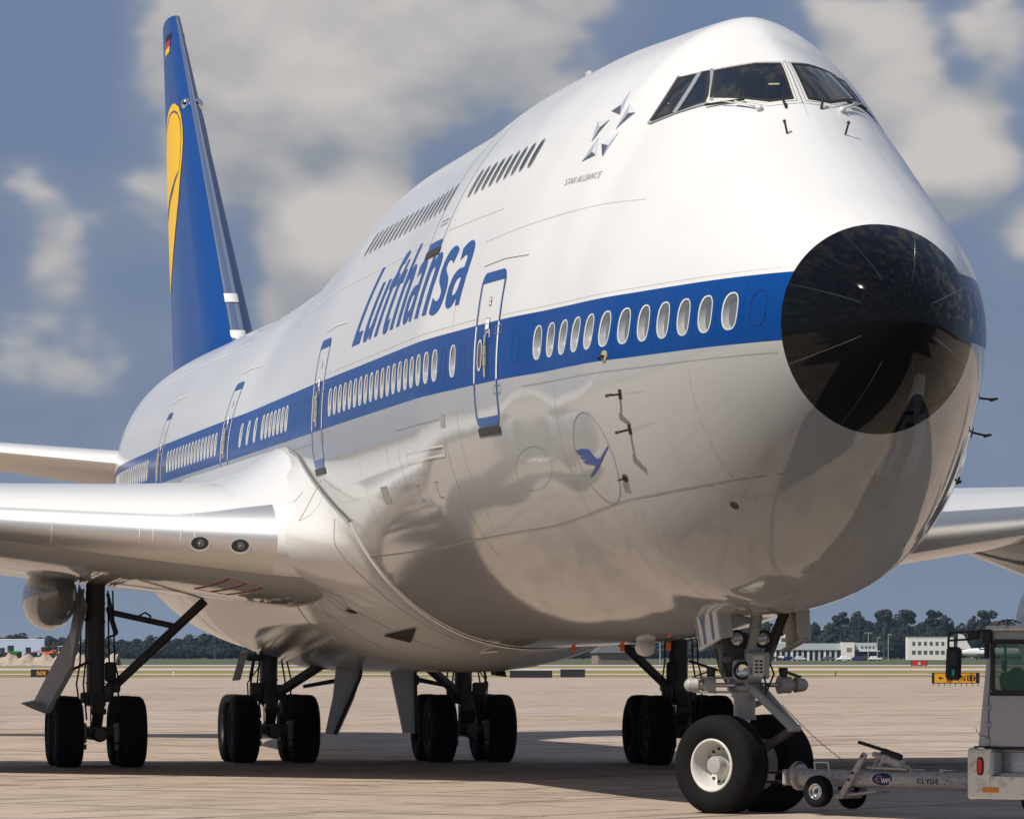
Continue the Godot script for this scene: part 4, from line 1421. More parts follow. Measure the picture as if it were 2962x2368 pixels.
func engines():
	for side in [-1.0, 1.0]:
		var z = 11.72 * side + Z0; var c = Vector3(-17.9, 2.52, z)
		var b = B.new()
		b.turn(c, Vector3(-1, 0, 0), [[0.9, 1.28], [0.5, 1.30], [0.2, 1.36], [0.06, 1.42], [0.0, 1.46], [0.05, 1.51], [0.2, 1.55], [0.6, 1.60], [1.3, 1.63], [2.4, 1.62], [3.6, 1.52], [4.8, 1.30]], 48)
		var n = put("engine_nacelle", b, "white_paint", plane)
		b = B.new(); b.turn(c, Vector3(-1, 0, 0), [[0.30, 1.345], [0.06, 1.43], [-0.012, 1.465], [0.05, 1.52], [0.22, 1.565], [0.34, 1.585]], 48)
		put("inlet_lip", b, "polished", n)
		b = B.new(); b.turn(c, Vector3(-1, 0, 0), [[0.9, 0.0], [0.9, 1.29]], 48)
		put("fan_face", b, "gear_dark", n)
		b = B.new(); b.turn(c, Vector3(-1, 0, 0), [[0.25, 0.0], [0.4, 0.15], [0.9, 0.42]], 24); put("spinner", b, "gear_dark", n)
		b = B.new(); b.turn(c, Vector3(-1, 0, 0), [[4.8, 0.95], [6.2, 0.75], [7.2, 0.3]], 32); put("exhaust_cone", b, "gear_dark", n)
		# pylon: a thick blade from the nacelle back and up to the wing's underside
		b = B.new(); var G = []
		for i in 13:
			var t = i / 12.0
			var x = lerpf(-19.0, -31.2, t)
			var w = 0.30 * sin(PI * pow(clampf(t, 0.03, 0.97), 0.6)) + 0.04
			var top = lerpf(4.15, 4.45, minf(t * 3.0, 1.0)); var bot = 4.05 if t < 0.08 else (lerpf(3.9, 3.1, minf(t * 3.0, 1.0)) if t < 0.36 else lerpf(3.1, 4.1, (t - 0.36) / 0.64))
			G.append([Vector3(x, top, z + w), Vector3(x, (top + bot) / 2, z + w * 1.1), Vector3(x, bot + 0.12, z + w * 0.9), Vector3(x, bot, z), Vector3(x, bot + 0.12, z - w * 0.9), Vector3(x, (top + bot) / 2, z - w * 1.1), Vector3(x, top, z - w)])
		b.grid(G)
		if b.n[7 * 6].z < 0:
			for i in b.n.size(): b.n[i] = -b.n[i]
		put("engine_pylon", b, "grey_paint", n)

# an aircraft tyre and its rim about an axle: centre, axle direction (outer side), radius, width
func wheel(called, parent, c, ax, R, W, rim_r, flat = 0.0, hub = true, rim_mat = "rim"):
	var b = B.new()
	var hw = W / 2.0
	var prof = [[-hw * 0.80, rim_r], [-hw * 0.93, rim_r + (R - rim_r) * 0.12], [-hw, rim_r + (R - rim_r) * 0.38], [-hw * 0.97, rim_r + (R - rim_r) * 0.62], [-hw * 0.84, rim_r + (R - rim_r) * 0.85], [-hw * 0.66, R - 0.018]]
	# circumferential grooves in the tread
	for g in [-0.42, -0.14, 0.14, 0.42]:
		var x = hw * g
		var cr = R - 0.006 * absf(g) * 2
		prof.append([x - 0.014, cr]); prof.append([x - 0.010, cr - 0.012]); prof.append([x + 0.010, cr - 0.012]); prof.append([x + 0.014, cr])
	for i in range(5, -1, -1): prof.append([-prof[i][0], prof[i][1]])
	b.turn(c, ax, prof, 48)
	if flat > 0.0:
		for i in b.v.size():
			if b.v[i].y < flat: b.v[i].y = flat + (b.v[i].y - flat) * 0.02
	var t = put(called, b, "tyre", parent)
	if hub:
		b = B.new()
		b.turn(c, ax, [[-hw * 0.7, 0.0], [-hw * 0.7, rim_r]], 32)
		b.turn(c, ax, [[hw * 0.80, rim_r + 0.004], [hw * 0.86, rim_r - 0.01], [hw * 0.83, rim_r - 0.035], [hw * 0.66, rim_r - 0.05], [hw * 0.45, rim_r - 0.075], [hw * 0.05, rim_r - 0.085], [-hw * 0.05, rim_r - 0.12], [-hw * 0.10, 0.17], [-hw * 0.05, 0.12], [hw * 0.2, 0.115], [hw * 0.3, 0.10]], 40)
		put("rim", b, rim_mat, parent)
		b = B.new()
		b.turn(c, ax, [[hw * 0.2, 0.118], [hw * 0.62, 0.112], [hw * 0.66, 0.098], [hw * 0.67, 0.0]], 24)
		put("hub_cap", b, "gear_light" if rim_mat == "rim" else "gear_dark", parent)
		b = B.new()
		var f = B.frame(ax)
		for k in 14:
			var a = TAU * k / 14.0
			var p = c + (f.x * cos(a) + f.y * sin(a)) * (rim_r - 0.125)
			b.cyl(p - f.z * hw * 0.12, p + f.z * hw * 0.06, 0.016, 0.016, 8)
		put("hub_bolts", b, "gear_dark", parent).set_meta("kind", "stuff")
	return t

func nose_gear():
	var o = Node3D.new(); o.name = "nose_gear"; plane.add_child(o, true)
	var z = 0.05
	var S = Vector3(0, 0, z)
	var fwd = Vector3(0.793, 0, -0.609); var ax = Vector3(0.609, 0, 0.793)
	for s in [1.0, -1.0]: wheel("tyre", o, S + Vector3(0, 0.605, 0) + ax * 0.455 * s, ax * s, 0.635, 0.50, 0.335, 0.002)
	var b = B.new()
	b.cyl(S + Vector3(0, 0.605, 0) - ax * 0.36, S + Vector3(0, 0.605, 0) + ax * 0.36, 0.085)
	b.cyl(S + Vector3(0, 0.5, 0), S + Vector3(0, 0.95, 0), 0.10)
	b.cyl(S + Vector3(0, 0.52, 0) + fwd * -0.1, S + Vector3(0, 0.52, 0) + fwd * 0.32, 0.075)
	put("axle", b, "gear_dark", o)
	b = B.new(); b.cyl(S + Vector3(0, 0.9, 0), S + Vector3(0, 1.25, 0), 0.085); put("piston", b, "chrome", o)
	b = B.new()
	b.cyl(S + Vector3(0, 1.18, 0), S + Vector3(0, 1.50, 0), 0.135, 0.140, 24); b.cyl(S + Vector3(0, 1.46, 0), S + Vector3(0, 1.53, 0), 0.165, 0.165, 24); b.cyl(S + Vector3(0, 1.17, 0), S + Vector3(0, 1.21, 0), 0.150, 0.150, 24)
	b.cyl(S + Vector3(0, 1.53, 0), S + Vector3(0, 2.2, 0), 0.125, 0.13, 24)
	put("oleo_cylinder", b, "gear_light", o)
	# steering collar with two big actuators
	b = B.new()
	b.cyl(S + Vector3(0, 1.54, 0), S + Vector3(0, 1.60, 0), 0.22, 0.22, 24); b.cyl(S + Vector3(0, 1.64, 0), S + Vector3(0, 1.70, 0), 0.22, 0.22, 24)
	b.bx(S + Vector3(0.12, 1.62, 0.40), Vector3(0.16, 0.025, 0.42), 0.006); b.bx(S + Vector3(0.12, 1.70, 0.38), Vector3(0.16, 0.03, 0.44), 0.006); b.bx(S + Vector3(0.12, 1.52, 0.40), Vector3(0.2, 0.025, 0.42), 0.006)
	put("steering_collar", b, "gear_light", o)
	for s in [1.0, -1.0]:
		b = B.new()
		var c0 = S + Vector3(0.18, 1.61, 0.30 * s); var c1 = S + Vector3(0.10, 1.61, 0.72 * s)
		b.cyl(c0.lerp(c1, 0.28), c0.lerp(c1, 0.62), 0.105, 0.105, 18); b.cyl(c0.lerp(c1, 0.66), c0.lerp(c1, 0.76), 0.065, 0.065, 16); b.cyl(c0.lerp(c1, 0.78), c1, 0.10, 0.085, 18); b.ball(c1, 0.085, 16, 10)
		b.cyl(c0.lerp(c1, 0.26), c0.lerp(c1, 0.30), 0.115, 0.115, 18)
		var a = put("steering_actuator", b, "gear_light", o)
		b = B.new(); b.cyl(c0 - Vector3(0, 0, 0.12 * s), c0.lerp(c1, 0.3), 0.028, 0.028, 12); put("actuator_rod", b, "chrome", o)
		b = B.new(); b.cyl(c0.lerp(c1, 0.63), c0.lerp(c1, 0.655), 0.085, 0.085, 18); put("actuator_band", b, "primer", o); b = B.new(); b.cyl(c0.lerp(c1, 0.765), c0.lerp(c1, 0.78), 0.088, 0.088, 18); put("actuator_band", b, "primer", o)
		b = B.new(); b.cyl(c0.lerp(c1, 0.4) + Vector3(0, 0.09, 0), c0.lerp(c1, 0.4) + Vector3(0, 0.22, 0), 0.05, 0.06, 14); b.bar(c0.lerp(c1, 0.3) + Vector3(0, 0.19, 0), c0.lerp(c1, 0.95) + Vector3(-0.02, 0.10, 0), 0.12, 0.02, 0.005); put("actuator_bracket", b, "gear_dark", o)
	# torque links to the front: a wide upper wishbone and a lower arm, turned with the wheels
	b = B.new()
	var apex = S + fwd * 0.80 + Vector3(0, 1.07, 0)
	for s in [1.0, -1.0]:
		b.bar(S + fwd * 0.16 + ax * 0.10 * s + Vector3(0, 1.60, 0), apex + ax * 0.035 * s, 0.07, 0.10, 0.015)
	b.bar((S + fwd * 0.16 + Vector3(0, 1.6, 0)).lerp(apex, 0.45) - ax * 0.07, (S + fwd * 0.16 + Vector3(0, 1.6, 0)).lerp(apex, 0.45) + ax * 0.07, 0.05, 0.05, 0.01)
	b.cyl(apex - ax * 0.09, apex + ax * 0.09, 0.045, 0.045, 14); b.cyl(S + fwd * 0.16 + Vector3(0, 1.6, 0) - ax * 0.16, S + fwd * 0.16 + Vector3(0, 1.6, 0) + ax * 0.16, 0.045, 0.045, 14)
	put("upper_torque_link", b, "gear_light", o)
	b = B.new()
	b.bar(apex, S + fwd * 0.16 + Vector3(0, 0.72, 0), 0.16, 0.075, 0.02); b.bar(apex.lerp(S + fwd * 0.16 + Vector3(0, 0.72, 0), 0.5) + Vector3(0, 0.02, 0), S + fwd * 0.14 + Vector3(0, 0.70, 0), 0.24, 0.06, 0.02)
	put("lower_torque_link", b, "gear_paint", o)
	# drag brace legs up to the bay, and the forward strut
	b = B.new(); b.cyl(Vector3(0.32, 2.78, -0.08), Vector3(0.24, 2.02, 0.02), 0.075, 0.075, 18); b.cyl(Vector3(0.28, 2.33, -0.04), Vector3(0.28, 2.30, -0.036), 0.085, 0.085, 18); b.cyl(Vector3(0.24, 2.06, 0.02), Vector3(0.24, 2.0, 0.02), 0.09, 0.09, 18)
	put("retraction_strut", b, "gear_light", o)
	for s in [1.0, -1.0]:
		b = B.new(); b.cyl(Vector3(-0.1, 2.85, 0.62 * s), Vector3(0.05, 1.72, 0.17 * s + 0.03), 0.065, 0.07, 16); b.cyl(Vector3(-0.02, 2.25, 0.38 * s), Vector3(-0.02, 2.28, 0.39 * s), 0.08, 0.08, 16)
		put("side_brace", b, "gear_paint", o)
		b = B.new(); b.turn(Vector3(0.30, 2.19, z + 0.17 * s), Vector3(1, 0.02, 0.05), [[-0.14, 0.06], [-0.10, 0.105], [0.0, 0.118], [0.02, 0.11], [0.01, 0.078]], 24)
		var li = put("taxi_light", b, "black", o)
		b = B.new(); b.turn(Vector3(0.31, 2.19, z + 0.17 * s), Vector3(1, 0.02, 0.05), [[0.0, 0.078], [0.010, 0.06], [0.016, 0.03], [0.018, 0.0]], 20)
		put("lamp_lens", b, "lamp_glass", o)
	b = B.new(); b.bx(Vector3(0.10, 2.02, z + 0.16), Vector3(0.12, 0.5, 0.36), 0.02); b.cyl(Vector3(0.2, 1.93, 0.32), Vector3(0.28, 1.93, 0.33), 0.055, 0.05, 14)
	put("gear_plate", b, "gear_paint", o)
	# service panel with its lamp and rows of sockets
	b = B.new(); b.bx(Vector3(0.33, 1.855, -0.03), Vector3(0.16, 0.34, 0.30), 0.02); b.bx(Vector3(0.30, 1.80, 0.17), Vector3(0.14, 0.26, 0.20), 0.03)
	put("service_panel", b, "gear_light", o)
	b = B.new(); b.bx(Vector3(0.413, 1.85, -0.035), Vector3(0.012, 0.26, 0.14), 0.003)
	put("panel_face", b, "trim", o)
	b = B.new()
	for i in 4:
		for j in 2: b.bx(Vector3(0.420, 1.91 - 0.045 * i, -0.065 + 0.06 * j), Vector3(0.006, 0.024, 0.04))
	put("socket_row", b, "gear_dark", o).set_meta("kind", "stuff")
	b = B.new(); b.turn(Vector3(0.37, 1.79, 0.17), Vector3(1, 0, 0.1), [[-0.05, 0.08], [0.0, 0.115], [0.03, 0.118], [0.03, 0.08]], 24); put("lamp_housing", b, "black", o)
	b = B.new(); b.turn(Vector3(0.38, 1.79, 0.17), Vector3(1, -0.05, 0.1), [[0.02, 0.08], [0.006, 0.05], [0.0, 0.0]], 20); put("lamp_reflector", b, "chrome", o)
	# bay: roof beam and box ahead of the strut
	b = B.new(); b.bx(Vector3(0.30, 2.67, -0.13), Vector3(0.3, 0.22, 0.36), 0.03); b.bx(Vector3(0.1, 2.62, 0.28), Vector3(0.2, 0.16, 0.34), 0.02)
	put("bay_box", b, "door_inside", o)
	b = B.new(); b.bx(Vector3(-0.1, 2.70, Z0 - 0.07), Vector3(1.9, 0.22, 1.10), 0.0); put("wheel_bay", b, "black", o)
	# bay doors hanging open either side
	for s in [1.0, -1.0]:
		b = B.new()
		var zz = 0.62 if s > 0 else -0.60
		var zb = 0.545 if s > 0 else -0.625
		b.slab([Vector3(-0.42, 2.57, zz), Vector3(0.74, 2.73, zz), Vector3(0.74, 2.19, zb), Vector3(-0.40, 2.04, zb)], Vector3(0, 0, -0.035 * s))
		var d = put("nose_gear_door", b, "grey_paint" if s > 0 else "door_inside", plane)
		if s > 0: d.material_override = M["door_white"]
		b = B.new(); b.bar(Vector3(0.76, 2.74, zz - 0.09 * s), Vector3(0.76, 2.20, zb - 0.09 * s), 0.17, 0.03, 0.01); b.bar(Vector3(0.75, 2.60, zz - 0.12 * s), Vector3(0.72, 2.64, zz - 0.30 * s), 0.10, 0.03, 0.01)
		if s < 0: b.bar(Vector3(-0.40, 2.04, zb - 0.06 * s), Vector3(0.74, 2.19, zb - 0.06 * s), 0.12, 0.03, 0.01)
		put("door_flange", b, "gear_light", d)
		if s > 0:
			var no = 0.004
			letters("registration_lettering", "YT", Vector3(-0.26, 2.09, zb + no + 0.004), Vector3(0.92, 0.12, 0.0), Vector3(0.0, 0.50, 0.070), "blue_print", d)
			b = B.new(); b.slab([Vector3(-0.40, 2.50, zz + no - 0.004), Vector3(-0.34, 2.51, zz + no - 0.004), Vector3(-0.28, 2.10, zb + no + 0.008), Vector3(-0.34, 2.09, zb + no + 0.008)], Vector3(0, 0, 0.003))
			put("lettering_stroke", b, "print_grey", d)
	# fairing lips of the bay
	b = B.new(); b.slab([Vector3(0.85, 2.78, 0.68), Vector3(-0.6, 2.64, 0.76), Vector3(-0.6, 2.70, 0.90), Vector3(0.85, 2.90, 0.84)], Vector3(0, -0.012, 0.006)); put("bay_lip", b, "grey_paint", o)
	# thin cable from the gear to the tow bar head
	b = B.new()
	var p0 = Vector3(0.25, 1.36, -0.38); var p1 = S + fwd * 1.75 + Vector3(0, 0.58, 0)
	var path = []
	for i in 46:
		var t = i / 45.0
		var p = p0.lerp(p1, t) - Vector3(0, 0.05 * sin(PI * t), 0)
		if t > 0.42 and t < 0.86: p += Vector3(0, cos(i * 2.1) * 0.006, sin(i * 2.1) * 0.006)
		path.append(p)
	b.tube(path, 0.005, 5); put("bypass_cable", b, "dark_red", o)
	# hoses
	for q in [[Vector3(0.22, 1.95, -0.2), Vector3(0.3, 1.75, -0.26), Vector3(0.2, 1.55, -0.2)], [Vector3(0.1, 2.1, 0.3), Vector3(0.2, 1.9, 0.36), Vector3(0.15, 1.7, 0.3)], [Vector3(0.40, 1.76, -0.10), Vector3(0.44, 1.62, -0.12), Vector3(0.3, 1.5, -0.16)]]:
		b = B.new(); b.tube(q, 0.012, 6); put("hydraulic_hose", b, "black", o)

func main_gears():
	for q in [[-28.1, 5.50, true], [-31.2, 1.90, false], [-31.2, -1.86, false], [-28.1, -5.40, true]]: main_gear(q[0], q[1], q[2])

func main_gear(x, z, is_wing):
	var s = signf(z)
	var o = Node3D.new(); o.name = "wing_gear" if is_wing else "body_gear"; plane.add_child(o, true)
	var S = Vector3(x, 0, z)
	for dx in [0.735, -0.735]:
		for dz in [0.57, -0.57]: wheel("tyre", o, S + Vector3(dx, 0.628, dz), Vector3(0, 0, signf(dz)), 0.66, 0.51, 0.29, 0.002, dz * s > 0 or dx > 0, "gear_dark")
	var b = B.new()
	b.bar(S + Vector3(0.95, 0.60, 0), S + Vector3(-0.95, 0.60, 0), 0.26, 0.24, 0.06)
	for dx in [0.735, -0.735]: b.cyl(S + Vector3(dx, 0.628, -0.5), S + Vector3(dx, 0.628, 0.5), 0.08)
	b.cyl(S + Vector3(0.80, 0.60, 0), S + Vector3(1.0, 0.60, 0), 0.15, 0.11, 18)
	put("bogie_beam", b, "gear_paint", o)
	for dz in [0.30, -0.30]:
		for dx in [0.735]:
			b = B.new()
			b.bx(S + Vector3(dx + 0.16, 0.62, dz), Vector3(0.10, 0.36, 0.10), 0.02); b.cyl(S + Vector3(dx + 0.2, 0.42, dz), S + Vector3(dx + 0.2, 0.32, dz), 0.05, 0.045, 10); b.bar(S + Vector3(dx + 0.2, 0.75, dz), S + Vector3(dx - 0.3, 0.75, dz), 0.05, 0.05, 0.01)
			put("brake_rod", b, "gear_light", o)
	b = B.new(); b.cyl(S + Vector3(0, 0.6, 0), S + Vector3(0, 1.3, 0), 0.10, 0.10, 18); put("piston", b, "chrome", o)
	var top = 3.5 if is_wing else 2.4
	b = B.new(); b.cyl(S + Vector3(0, 1.15, 0), S + Vector3(0, top, 0), 0.165, 0.175, 22)
	for h in ([1.5, 1.95, 2.25, 2.62, 2.95] if is_wing else [1.55, 2.05]): b.cyl(S + Vector3(0, h, 0), S + Vector3(0, h + 0.03, 0), 0.185, 0.185, 22)
	b.cyl(S + Vector3(0, 1.1, 0), S + Vector3(0, 1.28, 0), 0.19, 0.19, 22)
	put("main_strut", b, "gear_paint", o)
	b = B.new()
	b.bar(S + Vector3(0.17, 1.35, 0), S + Vector3(0.55, 1.0, 0), 0.24, 0.07, 0.02); b.bar(S + Vector3(0.55, 1.0, 0), S + Vector3(0.18, 0.72, 0), 0.2, 0.07, 0.02); b.cyl(S + Vector3(0.55, 1.0, -0.14), S + Vector3(0.55, 1.0, 0.14), 0.05, 0.05, 12)
	b.bx(S + Vector3(0.05, 1.32, -0.22 * s), Vector3(0.25, 0.3, 0.2), 0.03); b.bx(S + Vector3(0.05, 1.25, 0.2 * s), Vector3(0.2, 0.2, 0.16), 0.03)
	put("torque_link", b, "gear_paint", o)
	# hydraulic lines
	for k in 4:
		b = B.new()
		var zz = (0.19 + 0.05 * k) * (1 if k % 2 == 0 else -1)
		b.tube([S + Vector3(0.08, top - 0.3, zz * 0.9), S + Vector3(0.1, 1.9, zz), S + Vector3(0.16, 1.5, zz * 1.25), S + Vector3(0.2, 1.15, zz * 1.1), S + Vector3(0.3, 0.85, zz)], 0.016, 6)
		put("hydraulic_line", b, "gear_dark", o)
	if is_wing:
		# long side brace in towards the body, folding link and its jury strut
		b = B.new(); b.cyl(Vector3(x, 3.02, 3.50 * s), Vector3(x, 1.46, 5.16 * s), 0.085, 0.085, 14); b.bar(Vector3(x + 0.09, 2.9, 3.66 * s), Vector3(x + 0.09, 1.6, 5.02 * s), 0.05, 0.11, 0.01)
		b.bx(Vector3(x, 1.44, 5.18 * s), Vector3(0.22, 0.2, 0.26), 0.04); b.cyl(Vector3(x + 0.1, 2.56, 4.02 * s), Vector3(x + 0.1, 2.0, 4.56 * s), 0.06, 0.06, 10)
		put("side_brace", b, "gear_paint", o)
		b = B.new(); b.cyl(Vector3(x, 2.80, 5.2 * s), Vector3(x, 2.55, 4.04 * s), 0.055, 0.055, 12); b.cyl(Vector3(x, 3.15, 5.28 * s), Vector3(x, 2.76, 5.18 * s), 0.03, 0.03, 8); b.bar(Vector3(x, 2.9, 5.28 * s), Vector3(x + 0.03, 2.4, 5.12 * s), 0.09, 0.1, 0.02); b.bar(Vector3(x, 2.4, 5.12 * s), Vector3(x, 2.34, 5.3 * s), 0.04, 0.04)
		b.tube([Vector3(x + 0.05, 2.72, 4.75 * s), Vector3(x + 0.08, 2.80, 4.6 * s), Vector3(x + 0.06, 2.74, 4.5 * s), Vector3(x + 0.05, 2.6, 4.52 * s)], 0.018, 6)
		put("jury_strut", b, "gear_paint", o)
		b = B.new(); b.bx(Vector3(x + 0.12, 1.72, 5.24 * s), Vector3(0.14, 0.36, 0.20), 0.03); put("gear_box", b, "gear_dark", o)
		# door panel outboard of the strut with its cranked lower edge
		b = B.new()
		var dp = [Vector3(x + 0.8, 3.30, 5.88 * s), Vector3(x + 0.8, 2.92, 5.74 * s), Vector3(x + 0.8, 1.78, 6.00 * s), Vector3(x + 0.8, 0.99, 6.44 * s), Vector3(x + 0.25, 1.17, 6.66 * s), Vector3(x + 0.30, 2.44, 6.00 * s)]
		b.slab([dp[1], dp[2], dp[5]], Vector3(-0.04, 0, -0.02 * s)); b.slab([dp[2], dp[3], dp[4], dp[5]], Vector3(-0.04, 0, -0.02 * s)); b.slab([dp[0], dp[1], dp[5]], Vector3(-0.04, 0, -0.02 * s))
		var d = put("wing_gear_door", b, "door_white", plane)
		b = B.new(); b.bar(dp[1] + Vector3(0.02, 0.3, 0.06 * s), dp[2] + Vector3(0.02, 0, 0), 0.05, 0.09, 0.01); b.bar(dp[2] + Vector3(0.02, 0, 0), dp[3] + Vector3(0.02, 0, 0), 0.05, 0.09, 0.01)
		put("door_edge", b, "gear_light", d)
		b = B.new(); b.slab([Vector3(x + 0.72, 1.14, 6.90 * s), Vector3(x + 0.72, 1.19, 6.66 * s), Vector3(x + 0.72, 1.00, 6.40 * s), Vector3(x + 0.72, 0.96, 6.46 * s), Vector3(x + 0.72, 1.05, 6.70 * s)], Vector3(-0.3, 0.02, 0)); put("door_lip", b, "gear_light", d)
		b = B.new(); b.bar(Vector3(x + 0.6, 1.75, 6.0 * s), Vector3(x, 1.92, 5.6 * s), 0.04, 0.04); put("door_link", b, "dark_red", d); b = B.new(); b.bar(Vector3(x + 0.6, 2.65, 5.8 * s), Vector3(x, 2.72, 5.6 * s), 0.04, 0.04); put("door_link", b, "dark_red", d)
	else:
		b = B.new(); b.bar(Vector3(x + 0.9, 1.95, 0.85 * s), Vector3(x + 0.1, 1.32, 1.72 * s), 0.16, 0.17, 0.04); b.bx(Vector3(x + 0.8, 1.86, 1.02 * s), Vector3(0.2, 0.2, 0.28), 0.04); b.bx(Vector3(x + 0.1, 1.38, 2.15 * s), Vector3(0.2, 0.26, 0.24), 0.03); b.bx(Vector3(x + 0.1, 1.98, 2.2 * s), Vector3(0.2, 0.12, 0.3), 0.03)
		b.tube([Vector3(x + 0.1, 1.98, 2.2 * s), Vector3(x + 0.15, 1.6, 2.28 * s), Vector3(x + 0.12, 1.3, 2.2 * s), Vector3(x + 0.15, 1.05, 2.0 * s)], 0.02, 6); b.tube([Vector3(x + 0.1, 1.8, 2.1 * s), Vector3(x + 0.1, 1.5, 2.32 * s), Vector3(x + 0.1, 1.2, 2.3 * s)], 0.014, 6)
		put("side_brace", b, "gear_paint", o)
		b = B.new(); b.cyl(Vector3(x + 1.2, 1.44, 1.40 * s), Vector3(x + 1.6, 1.58, 0.66 * s), 0.035, 0.05, 10); b.ball(Vector3(x + 1.7, 1.56, 0.62 * s), 0.12, 12, 8); put("door_actuator", b, "gear_dark", o)
		# tall body gear door, tapering to its foot
		b = B.new()
		if s > 0: b.slab([Vector3(-29, 1.98, 0.90), Vector3(-29, 1.95, 0.42), Vector3(-29, 1.62, 0.46), Vector3(-29, 1.2, 0.60), Vector3(-29, 0.54, 0.90), Vector3(-29, 0.57, 1.12), Vector3(-29, 1.23, 0.98)], Vector3(-0.12, 0.0, 0.0))
		else: b.slab([Vector3(-29, 1.98, -0.04), Vector3(-29, 2.0, -0.36), Vector3(-29, 1.75, -0.56), Vector3(-29, 0.57, -0.60), Vector3(-29, 0.57, -0.34), Vector3(-29, 1.19, -0.21)], Vector3(-0.12, 0.0, 0.0))
		var d = put("body_gear_door", b, "door_white", plane)
		b = B.new()
		if s > 0:
			b.bar(Vector3(-28.97, 1.98, 0.44), Vector3(-28.97, 1.62, 0.48), 0.05, 0.11, 0.01); b.bar(Vector3(-28.97, 1.62, 0.48), Vector3(-28.97, 0.56, 0.96), 0.05, 0.12, 0.01)
		else:
			b.bar(Vector3(-28.97, 1.75, -0.56), Vector3(-28.97, 0.57, -0.58), 0.05, 0.09, 0.01)
		put("door_edge", b, "gear_dark", d)
		b = B.new()
		if s > 0: b.slab([Vector3(-30, 2.12, 2.45), Vector3(-30, 2.07, 2.60), Vector3(-30, 1.55, 2.75), Vector3(-30, 1.56, 2.60)], Vector3(-0.3, 0.02, -0.05))
		else: b.slab([Vector3(-29.2, 2.02, -2.12), Vector3(-29.2, 2.0, -2.22), Vector3(-29.2, 1.62, -2.34), Vector3(-29.2, 1.64, -2.14)], Vector3(-0.3, 0.02, 0.05))
		put("small_gear_door", b, "door_white" if s > 0 else "gear_dark", plane)
		if s < 0:
			for q in [[-0.58, 0.50], [-1.33, 0.58], [-1.95, 0.46]]:
				b = B.new(); b.bx(Vector3(-29.0, 1.865, q[0]), Vector3(0.4, 0.23, q[1]), 0.02); put("hatch_box", b, "gear_dark", o)

# view basis on the ground: depth d along the lens axis, r to the right of it
func gp(d, r, h = 0.0):
	return Vector3(58.42, h, 13.9956) + Vector3(-cos(0.18539), 0, -sin(0.18539)) * d + Vector3(sin(0.18539), 0, -cos(0.18539)) * r

# height of the land: level apron, then a slow rise
func land(d):
	var T = [[0, 0.0], [620, 0.0], [800, 0.42], [1100, 1.30], [1500, 2.4], [1900, 3.2], [2600, 4.5], [6000, 6.0]]
	for i in T.size() - 1:
		if d <= T[i + 1][0]: return lerpf(T[i][1], T[i + 1][1], (d - T[i][0]) / float(T[i + 1][0] - T[i][0]))
	return 6.0

func strip(b, d0, d1, r0, r1, off, n = 1):
	for i in n:
		var a = lerpf(d0, d1, float(i) / n); var c = lerpf(d0, d1, float(i + 1) / n)
		b.quad(gp(a, r0, land(a) + off), gp(a, r1, land(a) + off), gp(c, r1, land(c) + off), gp(c, r0, land(c) + off), Vector3.UP)

const G1 = Vector3(-0.7102, 0, -0.7040)
const G2 = Vector3(0.7040, 0, -0.7102)

